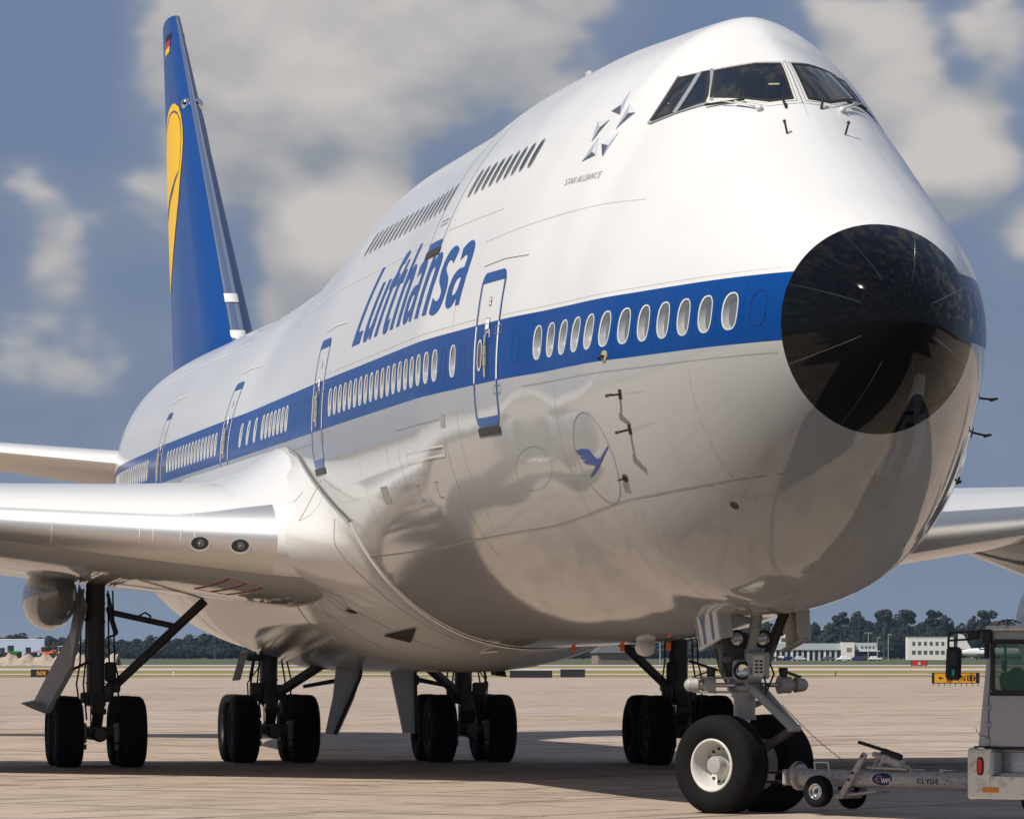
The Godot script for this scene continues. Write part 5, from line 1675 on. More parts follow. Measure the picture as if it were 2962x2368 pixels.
func make_ground():
	# the land itself: one rising sheet of dry grass out to the horizon
	var b = B.new()
	for q in [[-200, 590], [590, 800], [800, 1100], [1100, 1500], [1500, 1900], [1900, 2600], [2600, 5600]]: strip(b, q[0], q[1], -3500, 3500, -0.10, 2)
	ground("grass_field", b, "grass_green")
	b = B.new(); strip(b, 590, 820, -900, 900, -0.04, 4)
	ground("dry_grass", b, "grass_dry", "stuff")
	b = B.new(); strip(b, 820, 905, -900, 900, -0.02, 2); ground("taxiway", b, "runway")
	b = B.new(); strip(b, 905, 1000, -900, 900, -0.05, 2); ground("grass_verge", b, "grass_dry", "stuff")
	b = B.new(); strip(b, 1010, 1085, -900, 900, -0.02, 2); ground("runway", b, "runway")
	b = B.new(); strip(b, 668, 700, -900, 900, -0.01, 2); ground("service_road", b, "runway")
	# the apron: base sheet with sealed joints; the near slabs are laid on it one by one
	b = B.new(); b.quad(gp(-150, -600, -0.014), gp(-150, 600, -0.014), gp(600, 600, -0.014), gp(600, -600, -0.014), Vector3.UP)
	var apron = ground("apron", b, "joint")
	var A = 7.62; var C = 6.1
	var o = G2 * -2.6
	var far = [B.new(), B.new(), B.new(), B.new()]
	var n = 0
	var shapes = {}
	for i in range(-120, 121):
		for j in range(-130, 131):
			var c = o + G1 * (i * A) + G2 * (j * C)
			var rel = c - Vector3(58.42, 0, 13.9956)
			var d = rel.dot(Vector3(-cos(0.18539), 0, -sin(0.18539))); var r = rel.dot(Vector3(sin(0.18539), 0, -cos(0.18539)))
			if c.x > 7.0 or d > 590 or absf(r) > 130 + d * 0.35: continue
			var k = ((absi(j * 37 + 11) % 7) + (0 if absi(i * 13 + j * 7) % 5 else 1)) & 3
			if d > 46 and d < 104 and absf(r) < 6.0 + d * 0.115:
				var key = "%d_%d" % [k, (i * 3 + j) & 3]
				if not shapes.has(key):
					var sb = B.new()
					var q = [G1 * (A / 2 - 0.018) + G2 * (C / 2 - 0.018), G1 * (A / 2 - 0.018) - G2 * (C / 2 - 0.018), -G1 * (A / 2 - 0.018) - G2 * (C / 2 - 0.018), -G1 * (A / 2 - 0.018) + G2 * (C / 2 - 0.018)]
					var f = (Vector2(k, (i * 3 + j) & 3)) * 2.7
					for e in 4:
						var p0 = q[e]; var p1 = q[(e + 1) % 4]
						var in0 = p0 * 0.998; var in1 = p1 * 0.998
						sb.quad(p0 + Vector3(0, -0.014, 0), p1 + Vector3(0, -0.014, 0), p1 + Vector3(0, -0.004, 0), p0 + Vector3(0, -0.004, 0), (p0 + p1).normalized())
						sb.quad(p0 + Vector3(0, -0.004, 0), p1 + Vector3(0, -0.004, 0), in1, in0, ((p0 + p1).normalized() + Vector3.UP).normalized())
					sb.quad(q[0] * 0.998, q[1] * 0.998, q[2] * 0.998, q[3] * 0.998, Vector3.UP)
					for u in sb.uv.size(): sb.uv[u] += f
					shapes[key] = sb.mesh(M["concrete_%d" % k])
				var m = MeshInstance3D.new()
				m.name = "concrete_slab"; m.mesh = shapes[key]; m.position = c
				apron.add_child(m, true)
				n += 1
			else:
				var g = 0.03 if d < 200 else 0.05
				var q1 = G1 * (A / 2 - g); var q2 = G2 * (C / 2 - g)
				far[k].quad(c + q1 + q2, c + q1 - q2, c - q1 - q2, c - q1 + q2, Vector3.UP)
	for k in 4:
		var m = put("far_slabs", far[k], "concrete_%d" % k, apron)
		m.set_meta("kind", "stuff")
	b = B.new(); b.quad(Vector3(4.5, -0.008, -400), Vector3(4.5, -0.008, 400), Vector3(400, -0.008, 400), Vector3(400, -0.008, -400), Vector3.UP); ground("asphalt_ramp", b, "asphalt")
	# sealed joints stained dark along their length, broken and uneven, the long ones running away to the right
	b = B.new()
	for j in range(-42, 30):
		var base = o + G2 * (j * C + C / 2)
		if rng.randf() < 0.3: continue
		var at = -60.0
		while at < 330.0:
			var l = rng.randf_range(4.0, 22.0)
			if rng.randf() < 0.72:
				var w = rng.randf_range(0.05, 0.17)
				var n2 = 5
				for k in n2:
					var c0 = base + G1 * (at + l * k / n2); var c1 = base + G1 * (at + l * (k + 1) / n2)
					if c0.x > 4.0 or c1.x > 4.0: continue
					var w0 = w * (0.5 + 0.5 * sin(at + k)); var w1 = w * (0.5 + 0.5 * sin(at + k + 1))
					b.quad(c0 + G2 * (w0 + 0.02) + Vector3(0, 0.003, 0), c1 + G2 * (w1 + 0.02) + Vector3(0, 0.003, 0), c1 - G2 * (w1 + 0.02) + Vector3(0, 0.003, 0), c0 - G2 * (w0 + 0.02) + Vector3(0, 0.003, 0), Vector3.UP)
			at += l + rng.randf_range(0.0, 9.0)
	for i in range(-20, 46):
		if rng.randf() < 0.45: continue
		var base = o + G1 * (i * A + A / 2)
		var at = -160.0
		while at < 60.0:
			var l = rng.randf_range(3.0, 12.0)
			var c0 = base + G2 * at; var c1 = base + G2 * (at + l); var w = rng.randf_range(0.03, 0.10)
			if rng.randf() < 0.6 and c0.x < 4.0 and c1.x < 4.0: b.quad(c0 + G1 * w + Vector3(0, 0.003, 0), c1 + G1 * w + Vector3(0, 0.003, 0), c1 - G1 * w + Vector3(0, 0.003, 0), c0 - G1 * w + Vector3(0, 0.003, 0), Vector3.UP)
			at += l + rng.randf_range(0.0, 8.0)
	mat("sealant_stain", lin(0.155, 0.12, 0.095), 0.9)
	ground("joint_stains", b, "sealant_stain", "stuff")
	# yellow guide lines, worn
	var lines = [[Vector3(-30, 0, 31), Vector3(-67.5, 0, 4.1), Vector3(-94, 0, -15.6), Vector3(-126, 0, -39.8), Vector3(-175, 0, -76)], [Vector3(-150, 0, 40), Vector3(-260, 0, -46)], [Vector3(-205, 0, -60), Vector3(-232, 0, -72)], [Vector3(-195, 0, -10), Vector3(-214, 0, -20)]]
	for q in lines:
		b = B.new()
		for i in q.size() - 1:
			var n3 = int(q[i].distance_to(q[i + 1]) / 1.5)
			for k in n3:
				if rng.randf() < 0.13: continue
				var a = q[i].lerp(q[i + 1], float(k) / n3); var c = q[i].lerp(q[i + 1], (k + 1.0) / n3)
				var sd = (c - a).cross(Vector3.UP).normalized() * rng.randf_range(0.10, 0.19)
				b.quad(a + sd + Vector3(0, 0.006, 0), c + sd + Vector3(0, 0.006, 0), c - sd + Vector3(0, 0.006, 0), a - sd + Vector3(0, 0.006, 0), Vector3.UP)
		ground("yellow_taxi_line", b, "yellow_line")
	# oil drips, tyre rubber streaks and patch repairs
	b = B.new()
	for i in 420:
		var d = 50.0 + 330.0 * pow(rng.randf(), 1.6)
		var c = gp(d, rng.randf_range(-0.13, 0.13) * d, 0.003)
		if c.x > 2.5: continue
		var l = rng.randf_range(1.0, 9.0) * (0.5 + d / 200.0); var w = rng.randf_range(0.02, 0.09) * (0.6 + d / 90.0)
		var dir = (G1 if rng.randf() < 0.65 else G2).rotated(Vector3.UP, rng.randf_range(-0.12, 0.12)); var sd = dir.cross(Vector3.UP)
		var segs = 4
		for k in segs:
			var wa = w * sin(PI * (k + 0.2) / (segs + 0.4)) * rng.randf_range(0.6, 1.2)
			b.quad(c + dir * l * (float(k) / segs - 0.5) + sd * wa, c + dir * l * (float(k + 1) / segs - 0.5) + sd * wa, c + dir * l * (float(k + 1) / segs - 0.5) - sd * wa, c + dir * l * (float(k) / segs - 0.5) - sd * wa, Vector3.UP)
	var st = mat("stain", lin(0.27, 0.21, 0.165), 0.9)
	ground("pavement_stains", b, "stain", "stuff")

# ---------------------------------------------------------------- tow bar
const FW = Vector3(0.793, 0, -0.609)
const AX = Vector3(0.609, 0, 0.793)

func tw(t, h, a = 0.0):
	return Vector3(0, h, 0.05) + FW * t + AX * a

func make_towbar():
	var o = thing("tow_bar", "grey scuffed tow bar on two small wheels between the nose gear and the tractor", "tow bar")
	var b = B.new(); b.turn(tw(0.88, 0.462), FW + Vector3(0, -0.007, 0), [[0.0, 0.104], [0.02, 0.106], [3.5, 0.108], [3.5, 0.0]], 28); b.cyl(tw(0.86, 0.462), tw(0.92, 0.462), 0.165, 0.165, 24)
	put("tube", b, "bar_paint", o)
	for a in [0.13, -0.13]:
		for h in [0.515, 0.40]:
			b = B.new(); b.cyl(tw(0.34, h, a), tw(0.88, h, a), 0.016, 0.016, 10); put("head_rod", b, "polished", o)
	b = B.new(); b.bx(tw(0.30, 0.46), Vector3(0.10, 0.14, 0.3), 0.02); put("head_block", b, "bar_paint", o)
	b = B.new(); b.bar(tw(0.78, 0.46, -0.2), tw(0.78, 0.46, 0.2), 0.05, 0.2, 0.02); b.turn(tw(0.72, 0.50), FW, [[0.0, 0.06], [0.08, 0.12], [0.14, 0.165], [0.18, 0.16]], 20); put("head_collar", b, "bar_paint", o)
	b = B.new(); b.tube([tw(1.17, 0.555, 0.04), tw(1.16, 0.65, 0.05), tw(1.375, 0.652, 0.05), tw(1.385, 0.555, 0.04)], 0.009, 8); put("carry_handle", b, "tug_white", o)
	# wheels on their axle, jack strut pair and pump lever
	for s in [1.0, -1.0]:
		wheel("tyre", o, tw(1.45, 0.30 - (0.0 if s > 0 else 0.035), 0.34 * s), AX * s, 0.20, 0.15, 0.10, 0.0, false)
		b = B.new(); b.turn(tw(1.45, 0.30 - (0.0 if s > 0 else 0.035), 0.34 * s), AX * s, [[0.055, 0.101], [0.068, 0.096], [0.05, 0.085], [0.02, 0.075], [0.0, 0.05], [0.02, 0.045], [0.04, 0.035], [0.045, 0.0]], 24); put("rim", b, "chrome", o)
		b = B.new(); b.ball(tw(1.45, 0.30 - (0.0 if s > 0 else 0.035), 0.37 * s), 0.035, 10, 6); put("hub", b, "gear_dark", o)
		b = B.new(); b.bar(tw(1.68, 0.23, 0.19 * s), tw(2.05, 0.775, 0.17 * s), 0.05, 0.075, 0.012); b.bar(tw(1.45, 0.27, 0.22 * s), tw(1.68, 0.24, 0.19 * s), 0.05, 0.06, 0.012); put("jack_strut", b, "bar_paint", o)
		for t in [0.40, 0.55, 0.94]:
			b = B.new()
			var p = tw(1.68, 0.23, 0.19 * s).lerp(tw(2.05, 0.775, 0.17 * s), t) + AX * 0.03 * s
			b.cyl(p, p + AX * 0.012 * s, 0.018, 0.018, 8)
			put("strut_bolt", b, "gear_dark", o)
	b = B.new(); b.cyl(tw(1.45, 0.28, -0.3), tw(1.45, 0.28, 0.3), 0.03, 0.03, 10); put("axle", b, "bar_paint", o)
	b = B.new(); b.bar(tw(1.68, 0.235, -0.2), tw(1.68, 0.235, 0.2), 0.06, 0.05, 0.01); b.bar(tw(1.7, 0.25, 0.0), tw(2.2, 0.31, 0.0), 0.3, 0.03, 0.01); put("jack_foot", b, "bar_paint", o)
	b = B.new(); b.bar(tw(2.05, 0.77, 0), tw(2.50, 0.60, 0), 0.09, 0.06, 0.015); b.bar(tw(2.22, 0.74, 0), tw(2.50, 0.64, 0), 0.13, 0.09, 0.02); b.bar(tw(2.25, 0.72, 0.0), tw(2.14, 0.60, 0), 0.07, 0.05, 0.01); b.bar(tw(1.98, 0.60, 0), tw(2.60, 0.585, 0), 0.14, 0.03, 0.008); b.bar(tw(2.48, 0.58), tw(2.48, 0.70), 0.1, 0.05, 0.01); b.bar(tw(2.57, 0.57), tw(2.57, 0.63), 0.06, 0.05, 0.01)
	put("hydraulic_pump", b, "bar_paint", o)
	b = B.new(); b.bar(tw(2.47, 0.755, 0.02), tw(1.83, 0.91, 0.02), 0.05, 0.04, 0.012); b.bar(tw(2.50, 0.72, 0.02), tw(2.20, 0.805, 0.02), 0.07, 0.08, 0.015); put("pump_lever", b, "black", o)
	for t in [2.64, 3.10]:
		b = B.new(); b.cyl(tw(t, 0.55), tw(t, 0.592), 0.03, 0.03, 10); b.bar(tw(t, 0.58), tw(t + 0.2, 0.58), 0.02, 0.012); put("shear_bolt", b, "bar_paint", o)
	b = B.new(); b.tube([tw(3.30, 0.49, 0.10), tw(3.24, 0.475, 0.112), tw(3.24, 0.45, 0.112), tw(3.32, 0.435, 0.112), tw(3.55, 0.42, 0.115)], 0.008, 6)
	put("safety_chain", b, "bar_paint", o)
	# printed oval and lettering, wrapped on the tube
	var wrap = func(u, h, e):
		# u along the bar, h up the side seen by the camera
		var a = h / 0.107
		return tw(u, 0.462 - 0.007 * (u - 0.88) + sin(a) * (0.107 + e), cos(a) * (0.107 + e))
	var lay_t = func(bb, tris, e):
		for t in split(tris, 0.03):
			var f = bb.v.size()
			for p in t:
				var q = wrap.call(p.x, p.y, e); bb.pt(q, (q - tw(p.x, 0.462 - 0.007 * (p.x - 0.88))).normalized(), p)
			bb.tri_i(f, f + 1, f + 2)
	for q in [[0.168, 0.090, "white_print", 0.003], [0.160, 0.083, "decal_blue", 0.005]]:
		b = B.new(); var pts = []
		for k in 36: pts.append(Vector2(2.265, 0.008) + Vector2(cos(TAU * k / 36) * q[0], sin(TAU * k / 36) * q[1]))
		lay_t.call(b, tris_of(pts), q[3]); put("oval_label", b, q[2], o)
	var words = func(txt, x0, wd, y0, ht, mm, e, called):
		var bb = B.new(); var tt = []
		for t in text_tris(txt):
			var r = []
			for p in t: r.append(Vector2(x0 + p.x * wd, y0 + p.y * ht))
			tt.append(r)
		lay_t.call(bb, tt, e); put(called, bb, mm, o).set_meta("kind", "stuff")
	words.call("WFS", 2.255, 0.145, -0.036, 0.052, "white_print", 0.007, "label_lettering")
	b = B.new(); var arc = []
	for k in 14: arc.append(Vector2(2.215, 0.012) + Vector2(cos(lerpf(0.6, 4.6, k / 13.0)) * 0.036, sin(lerpf(0.6, 4.6, k / 13.0)) * 0.036))
	lay_t.call(b, line_tris(arc, 0.008), 0.007); put("label_globe", b, "trailer", o)
	b = B.new(); lay_t.call(b, line_tris([Vector2(2.13, 0.004), Vector2(2.18, 0.004), Vector2(2.25, 0.026), Vector2(2.31, 0.038)], 0.008), 0.0085); put("label_swoosh", b, "red", o)
	words.call("CLYDE", 2.80, 0.33, -0.035, 0.062, "gear_dark", 0.004, "tube_lettering")

# ---------------------------------------------------------------- tractor: t along its length from the hitch, a across (+ towards the camera)
func make_tractor():
	var o = thing("tow_tractor", "white low tow tractor with grey cab and green tinted windows, cut by the right edge", "tow tractor")
	var D = 4.22   # rear face
	var f = Basis(FW, Vector3.UP, AX)
	var X = func(t, h, a): return Transform3D(f, tw(D + t, h, a))
	# chassis: bevelled slab sides with a step bay let into the near side
	var b = B.new()
	b.box(X.call(2.25, 0.575, 0.0), Vector3(4.5, 0.59, 1.56), 0.02)
	b.box(X.call(0.165, 0.575, 0.885), Vector3(0.33, 0.592, 0.214), 0.015)
	b.box(X.call(1.05, 0.415, 0.885), Vector3(1.44, 0.272, 0.212), 0.012)
	b.box(X.call(3.1, 0.575, 0.885), Vector3(2.66, 0.592, 0.212), 0.015)
	b.box(X.call(2.25, 0.575, -0.885), Vector3(4.5, 0.59, 0.21), 0.015)
	put("chassis", b, "tug_white", o)
	b = B.new(); b.box(X.call(0.02, 0.575, 0.90), Vector3(0.075, 0.61, 0.20), 0.03); put("rear_bumper", b, "tug_white", o)
	b = B.new(); b.box(X.call(1.05, 0.568, 0.84), Vector3(1.43, 0.035, 0.12), 0.004); b.box(X.call(1.05, 0.70, 0.789), Vector3(1.43, 0.26, 0.012), 0.003)
	put("step_plate", b, "tread_plate", o)
	b = B.new()
	for i in 46:
		for j in 4: b.box(Transform3D(f.rotated(AX, 0.6 if (i + j) % 2 == 0 else -0.6), tw(D + 0.38 + i * 0.03, 0.62 + j * 0.028, 0.796)), Vector3(0.02, 0.005, 0.004))
	put("tread_studs", b, "polished", o).set_meta("kind", "stuff")
	b = B.new(); b.box(X.call(0.345, 0.70, 0.895), Vector3(0.05, 0.27, 0.19), 0.008); put("step_wall", b, "tug_grey", o)
	b = B.new(); b.box(X.call(1.0, 0.885, 0.45), Vector3(1.6, 0.03, 0.98), 0.005); put("cab_floor", b, "black", o)
	# lamps
	b = B.new()
	var ov = []
	for k in 24: ov.append(Vector2(cos(TAU * k / 24), sin(TAU * k / 24)))
	var oval_b = func(ct, ch, rw, rh, a, th):
		var bb = B.new(); var poly = []
		for p in ov: poly.append(tw(D + ct + signf(p.x) * pow(absf(p.x), 0.6) * rw, ch + signf(p.y) * pow(absf(p.y), 0.7) * rh, a))
		bb.slab(poly, AX * th)
		return bb
	put("tail_lamp_bezel", oval_b.call(0.185, 0.665, 0.050, 0.108, 0.990, 0.012), "rubber", o)
	put("tail_lamp", oval_b.call(0.185, 0.665, 0.034, 0.088, 1.002, 0.010), "lamp_red", o)
	b = B.new(); b.box(X.call(0.335, 0.385, 0.996), Vector3(0.235, 0.058, 0.012), 0.004); put("amber_reflector", b, "amber", o)
	# cab: sloping rear wall, door with window, roof
	D = 4.08
	X = func(t, h, a): return Transform3D(f, tw(D + t, h, a))
	var DC = D
	var wall = func(called, pts, th, mm):
		var bb = B.new(); var poly = []
		for p in pts: poly.append(tw(D + p[0], p[1], p[2]))
		bb.slab(poly, th)
		return put(called, bb, mm, o)
	var near = 0.93
	# window opening in the near side: built as bands round the hole
	wall.call("cab_side", [[0.25, 0.90, near], [0.41, 2.26, near], [0.46, 2.26, near], [0.40, 1.50, near], [0.40, 0.90, near]], AX * -0.04, "tug_grey")
	wall.call("cab_door", [[0.405, 0.90, near], [0.405, 1.50, near], [1.50, 1.50, near], [1.50, 0.90, near]], AX * -0.04, "tug_grey")
	wall.call("door_top_rail", [[0.455, 2.17, near], [0.46, 2.26, near], [1.50, 2.26, near], [1.50, 2.17, near]], AX * -0.04, "tug_grey")
	wall.call("door_post", [[1.38, 1.50, near], [1.38, 2.17, near], [1.50, 2.17, near], [1.50, 1.50, near]], AX * -0.04, "tug_grey")
	# rubber seal with rounded corners
	b = B.new(); var outer = []; var inner = []
	for k in 4:
		for i in 7:
			var a = PI / 2 * k + PI / 2 * i / 6.0
			var cx = [1.30, 0.54, 0.54, 1.30][k]; var cy = [2.065, 2.065, 1.61, 1.61][k]
			outer.append(Vector2(cx + cos(a) * 0.10, cy + sin(a) * 0.10)); inner.append(Vector2(cx + cos(a) * 0.045, cy + sin(a) * 0.045))
	for i in outer.size():
		var p = outer[i]; var q = outer[(i + 1) % outer.size()]; var r = inner[(i + 1) % outer.size()]; var s = inner[i]
		b.slab([tw(D + p.x, p.y, near + 0.004), tw(D + q.x, q.y, near + 0.004), tw(D + r.x, r.y, near + 0.004), tw(D + s.x, s.y, near + 0.004)], AX * 0.018)
	put("window_seal", b, "rubber", o)
	b = B.new(); var pane = []
	for p in inner: pane.append(tw(D + p.x, p.y, near - 0.004))
	b.slab(pane, AX * 0.006); put("door_window", b, "green_glass", o)
	wall.call("cab_far_side", [[0.20, 0.90, -0.10], [0.30, 1.52, -0.10], [1.7, 1.52, -0.10], [1.7, 0.90, -0.10]], AX * 0.04, "tug_grey")
	wall.call("far_window", [[0.30, 1.53, -0.09], [0.36, 2.24, -0.09], [1.6, 2.24, -0.09], [1.7, 1.53, -0.09]], AX * 0.006, "green_glass")
	wall.call("cab_rear_wall", [[0.25, 0.90, 0.885], [0.25, 0.90, -0.06], [0.33, 1.55, -0.06], [0.33, 1.55, 0.885]], FW * 0.03, "tug_grey")
	wall.call("rear_window", [[0.33, 1.56, 0.885], [0.33, 1.56, -0.06], [0.40, 2.25, -0.06], [0.40, 2.25, 0.885]], FW * 0.006, "green_glass")
	wall.call("cab_front_wall", [[1.70, 0.90, 0.885], [1.70, 0.90, -0.06], [1.64, 1.5, -0.06], [1.64, 1.5, 0.885]], FW * -0.03, "tug_grey")
	wall.call("windscreen", [[1.64, 1.51, 0.885], [1.64, 1.51, -0.06], [1.55, 2.25, -0.06], [1.55, 2.25, 0.885]], FW * -0.006, "green_glass")
	wall.call("front_quarter", [[1.505, 0.90, near], [1.505, 2.26, near], [1.56, 2.26, near], [1.71, 0.90, near]], AX * -0.04, "tug_grey")
	b = B.new(); b.box(X.call(0.99, 2.292, 0.42), Vector3(1.28, 0.075, 1.10), 0.045); put("cab_roof", b, "tug_white", o)
	b = B.new(); b.box(X.call(0.99, 2.256, 0.42), Vector3(1.30, 0.012, 1.08)); put("roof_gutter", b, "primer", o)
	b = B.new()
	for h in [1.36, 1.15, 0.955]:
		b = B.new()
		b.box(X.call(0.402, h, near + 0.008), Vector3(0.055, 0.075, 0.016), 0.004)
		b.cyl(tw(D + 0.402, h - 0.045, near + 0.016), tw(D + 0.402, h + 0.045, near + 0.016), 0.010, 0.010, 8)
		put("door_hinge", b, "tug_grey", o)
	b = B.new()
	for h in [1.36, 1.15, 0.955]:
		for s in [-1.0, 1.0]:
			for u in [-1.0, 1.0]: b.cyl(tw(D + 0.402 + 0.017 * s, h + 0.024 * u, near + 0.014), tw(D + 0.402 + 0.017 * s, h + 0.024 * u, near + 0.022), 0.006, 0.006, 6)
	b.box(X.call(0.403, 1.2, near + 0.002), Vector3(0.008, 0.60, 0.006))
	put("hinge_bolts", b, "black", o).set_meta("kind", "stuff")
	b = B.new(); b.box(X.call(0.36, 0.892, near - 0.02), Vector3(0.34, 0.02, 0.06)); b.box(X.call(1.0, 0.886, near + 0.004), Vector3(1.2, 0.022, 0.02)); put("door_sill_gap", b, "black", o)
	b = B.new(); var cr = [Vector2(0.215, 1.12), Vector2(0.225, 1.07), Vector2(0.25, 1.06), Vector2(0.27, 1.03), Vector2(0.33, 1.02), Vector2(0.39, 1.0)]
	for i in cr.size() - 1: b.bar(tw(D + cr[i].x, cr[i].y, near + 0.001), tw(D + cr[i + 1].x, cr[i + 1].y, near + 0.001), 0.006, 0.006)
	put("dent_line", b, "gear_dark", o)
	# seat, wheel and console seen through the glass
	b = B.new(); b.box(X.call(0.66, 1.25, 0.5), Vector3(0.5, 0.14, 0.5), 0.05); b.box(Transform3D(f.rotated(AX, 0.18), tw(D + 0.47, 1.52, 0.5)), Vector3(0.13, 0.52, 0.46), 0.05); b.ball(tw(D + 0.50, 1.72, 0.5), 0.12, 14, 8); b.box(X.call(0.66, 1.05, 0.5), Vector3(0.4, 0.3, 0.4), 0.02)
	put("driver_seat", b, "seat", o)
	b = B.new(); var ring = []
	for k in 21: ring.append(tw(D + 1.20, 1.62, 0.5) + (AX * cos(TAU * k / 20) + (Vector3.UP * 0.8 + FW * -0.6) * sin(TAU * k / 20)) * 0.19)
	b.tube(ring, 0.016, 6); b.cyl(tw(D + 1.4, 1.35, 0.5), tw(D + 1.2, 1.62, 0.5), 0.03, 0.03, 8); b.box(X.call(1.45, 1.3, 0.45), Vector3(0.3, 0.4, 0.8), 0.05)
	put("steering_wheel", b, "rubber", o)
	b = B.new(); b.bar(tw(D + 0.47, 1.52, 0.1), tw(D + 0.50, 2.22, 0.1), 0.04, 0.04); b.bar(tw(D + 0.60, 1.52, near - 0.06), tw(D + 0.60, 2.2, near - 0.06), 0.022, 0.03); b.box(X.call(0.57, 1.86, near - 0.08), Vector3(0.06, 0.12, 0.05), 0.01); put("window_guide", b, "rubber", o)
	# mirror on its arm behind the cab corner
	b = B.new(); b.tube([tw(D + 0.42, 2.27, near + 0.04), tw(D - 0.08, 2.25, near + 0.06), tw(D - 0.13, 2.235, near + 0.07), tw(D - 0.14, 2.15, near + 0.07), tw(D - 0.14, 2.0, near + 0.07)], 0.015, 8); b.tube([tw(D - 0.13, 2.155, near + 0.07), tw(D + 0.3, 2.175, near + 0.06)], 0.013, 8); b.box(X.call(0.22, 2.22, near + 0.05), Vector3(0.16, 0.10, 0.05), 0.012); b.box(X.call(0.40, 2.20, near + 0.03), Vector3(0.13, 0.17, 0.06), 0.012); b.box(X.call(0.385, 2.08, near + 0.02), Vector3(0.05, 0.28, 0.05), 0.01)
	put("mirror_arm", b, "rubber", o)
	b = B.new(); b.box(Transform3D(f.rotated(Vector3.UP, 0.45).rotated(AX, -0.05), tw(D - 0.055, 1.88, near + 0.08)), Vector3(0.185, 0.40, 0.09), 0.035); put("mirror", b, "rubber", o)
	b = B.new(); b.box(Transform3D(f.rotated(Vector3.UP, 0.45).rotated(AX, -0.05), tw(D - 0.02, 1.95, near + 0.125)), Vector3(0.075, 0.15, 0.012), 0.004); put("mirror_glass", b, "dark_glass", o)
	b = B.new(); b.box(Transform3D(f.rotated(Vector3.UP, 0.45).rotated(AX, -0.05), tw(D - 0.025, 1.775, near + 0.13)), Vector3(0.035, 0.075, 0.012), 0.004); put("mirror_glass", b, "cyan", o)
	b = B.new(); b.turn(tw(D + 0.34, 2.29, near - 0.25), Vector3.UP, [[0.0, 0.05], [0.05, 0.048], [0.07, 0.03], [0.075, 0.0]], 14); put("beacon", b, "amber", o)
	b = B.new(); b.tube([tw(D + 0.36, 2.32, near - 0.2), tw(D + 0.45, 2.39, near - 0.2), tw(D + 0.6, 2.40, near - 0.2), tw(D + 0.72, 2.36, near - 0.2)], 0.008, 6); put("wiring", b, "rubber", o); b = B.new(); b.tube([tw(D + 0.33, 2.13, near + 0.04), tw(D + 0.29, 2.10, near + 0.04), tw(D + 0.30, 2.05, near + 0.04), tw(D + 0.36, 2.05, near + 0.04)], 0.008, 6); put("wiring", b, "rubber", o)
	# hitch and wheels
	D = 4.22
	X = func(t, h, a): return Transform3D(f, tw(D + t, h, a))
	b = B.new(); b.box(X.call(-0.06, 0.44, 0.0), Vector3(0.14, 0.26, 0.3), 0.02); b.cyl(tw(D - 0.1, 0.28), tw(D - 0.1, 0.6), 0.03, 0.03, 10); put("hitch", b, "gear_dark", o)
	for t in [0.95, 3.5]:
		for s in [1.0, -1.0]: wheel("wheel", o, tw(D + t, 0.33, 0.72 * s), AX * s, 0.33, 0.24, 0.2, 0.002, false)

# ---------------------------------------------------------------- signs along the taxiways
func sign_at(called, label, d, r, w, h, base, turn, face, back, texts, group, legs = 9, tall = 0.16):
	var o = thing(called, label, "airfield sign", gp(d, r, base), turn, group)
	var b = B.new(); b.bx(Vector3(0, tall + h / 2, 0), Vector3(w, h, 0.24), 0.02); put("sign_case", b, back, o)
	if face != "":
		for t in texts:
			b = B.new(); b.bx(Vector3(t[1], tall + h / 2, 0.125), Vector3(t[2], h * 0.86, 0.012), 0.003); put("sign_face", b, t[3], o)
			if t[0] != "": letters("sign_lettering", t[0], Vector3(t[1] - t[2] * 0.40, tall + h * 0.22, 0.134), Vector3(t[2] * 0.80, 0, 0), Vector3(0, h * 0.56, 0), t[4], o)
			if t.size() > 5:
				b = B.new()
				for q in t[5]: b.tri(Vector3(q[0].x, tall + q[0].y, 0.135), Vector3(q[1].x, tall + q[1].y, 0.135), Vector3(q[2].x, tall + q[2].y, 0.135), Vector3(0, 0, 1))
				put("sign_arrow", b, t[4], o)
	for k in legs:
		b = B.new(); b.cyl(Vector3(lerpf(-w / 2 + 0.12, w / 2 - 0.12, k / maxf(legs - 1.0, 1.0)), 0, 0), Vector3(lerpf(-w / 2 + 0.12, w / 2 - 0.12, k / maxf(legs - 1.0, 1.0)), tall, 0), 0.035, 0.03, 8); put("sign_leg", b, "gear_dark", o)
	return o

func px(x, d):
	return (x - 1078.0) / 10004.6 * d

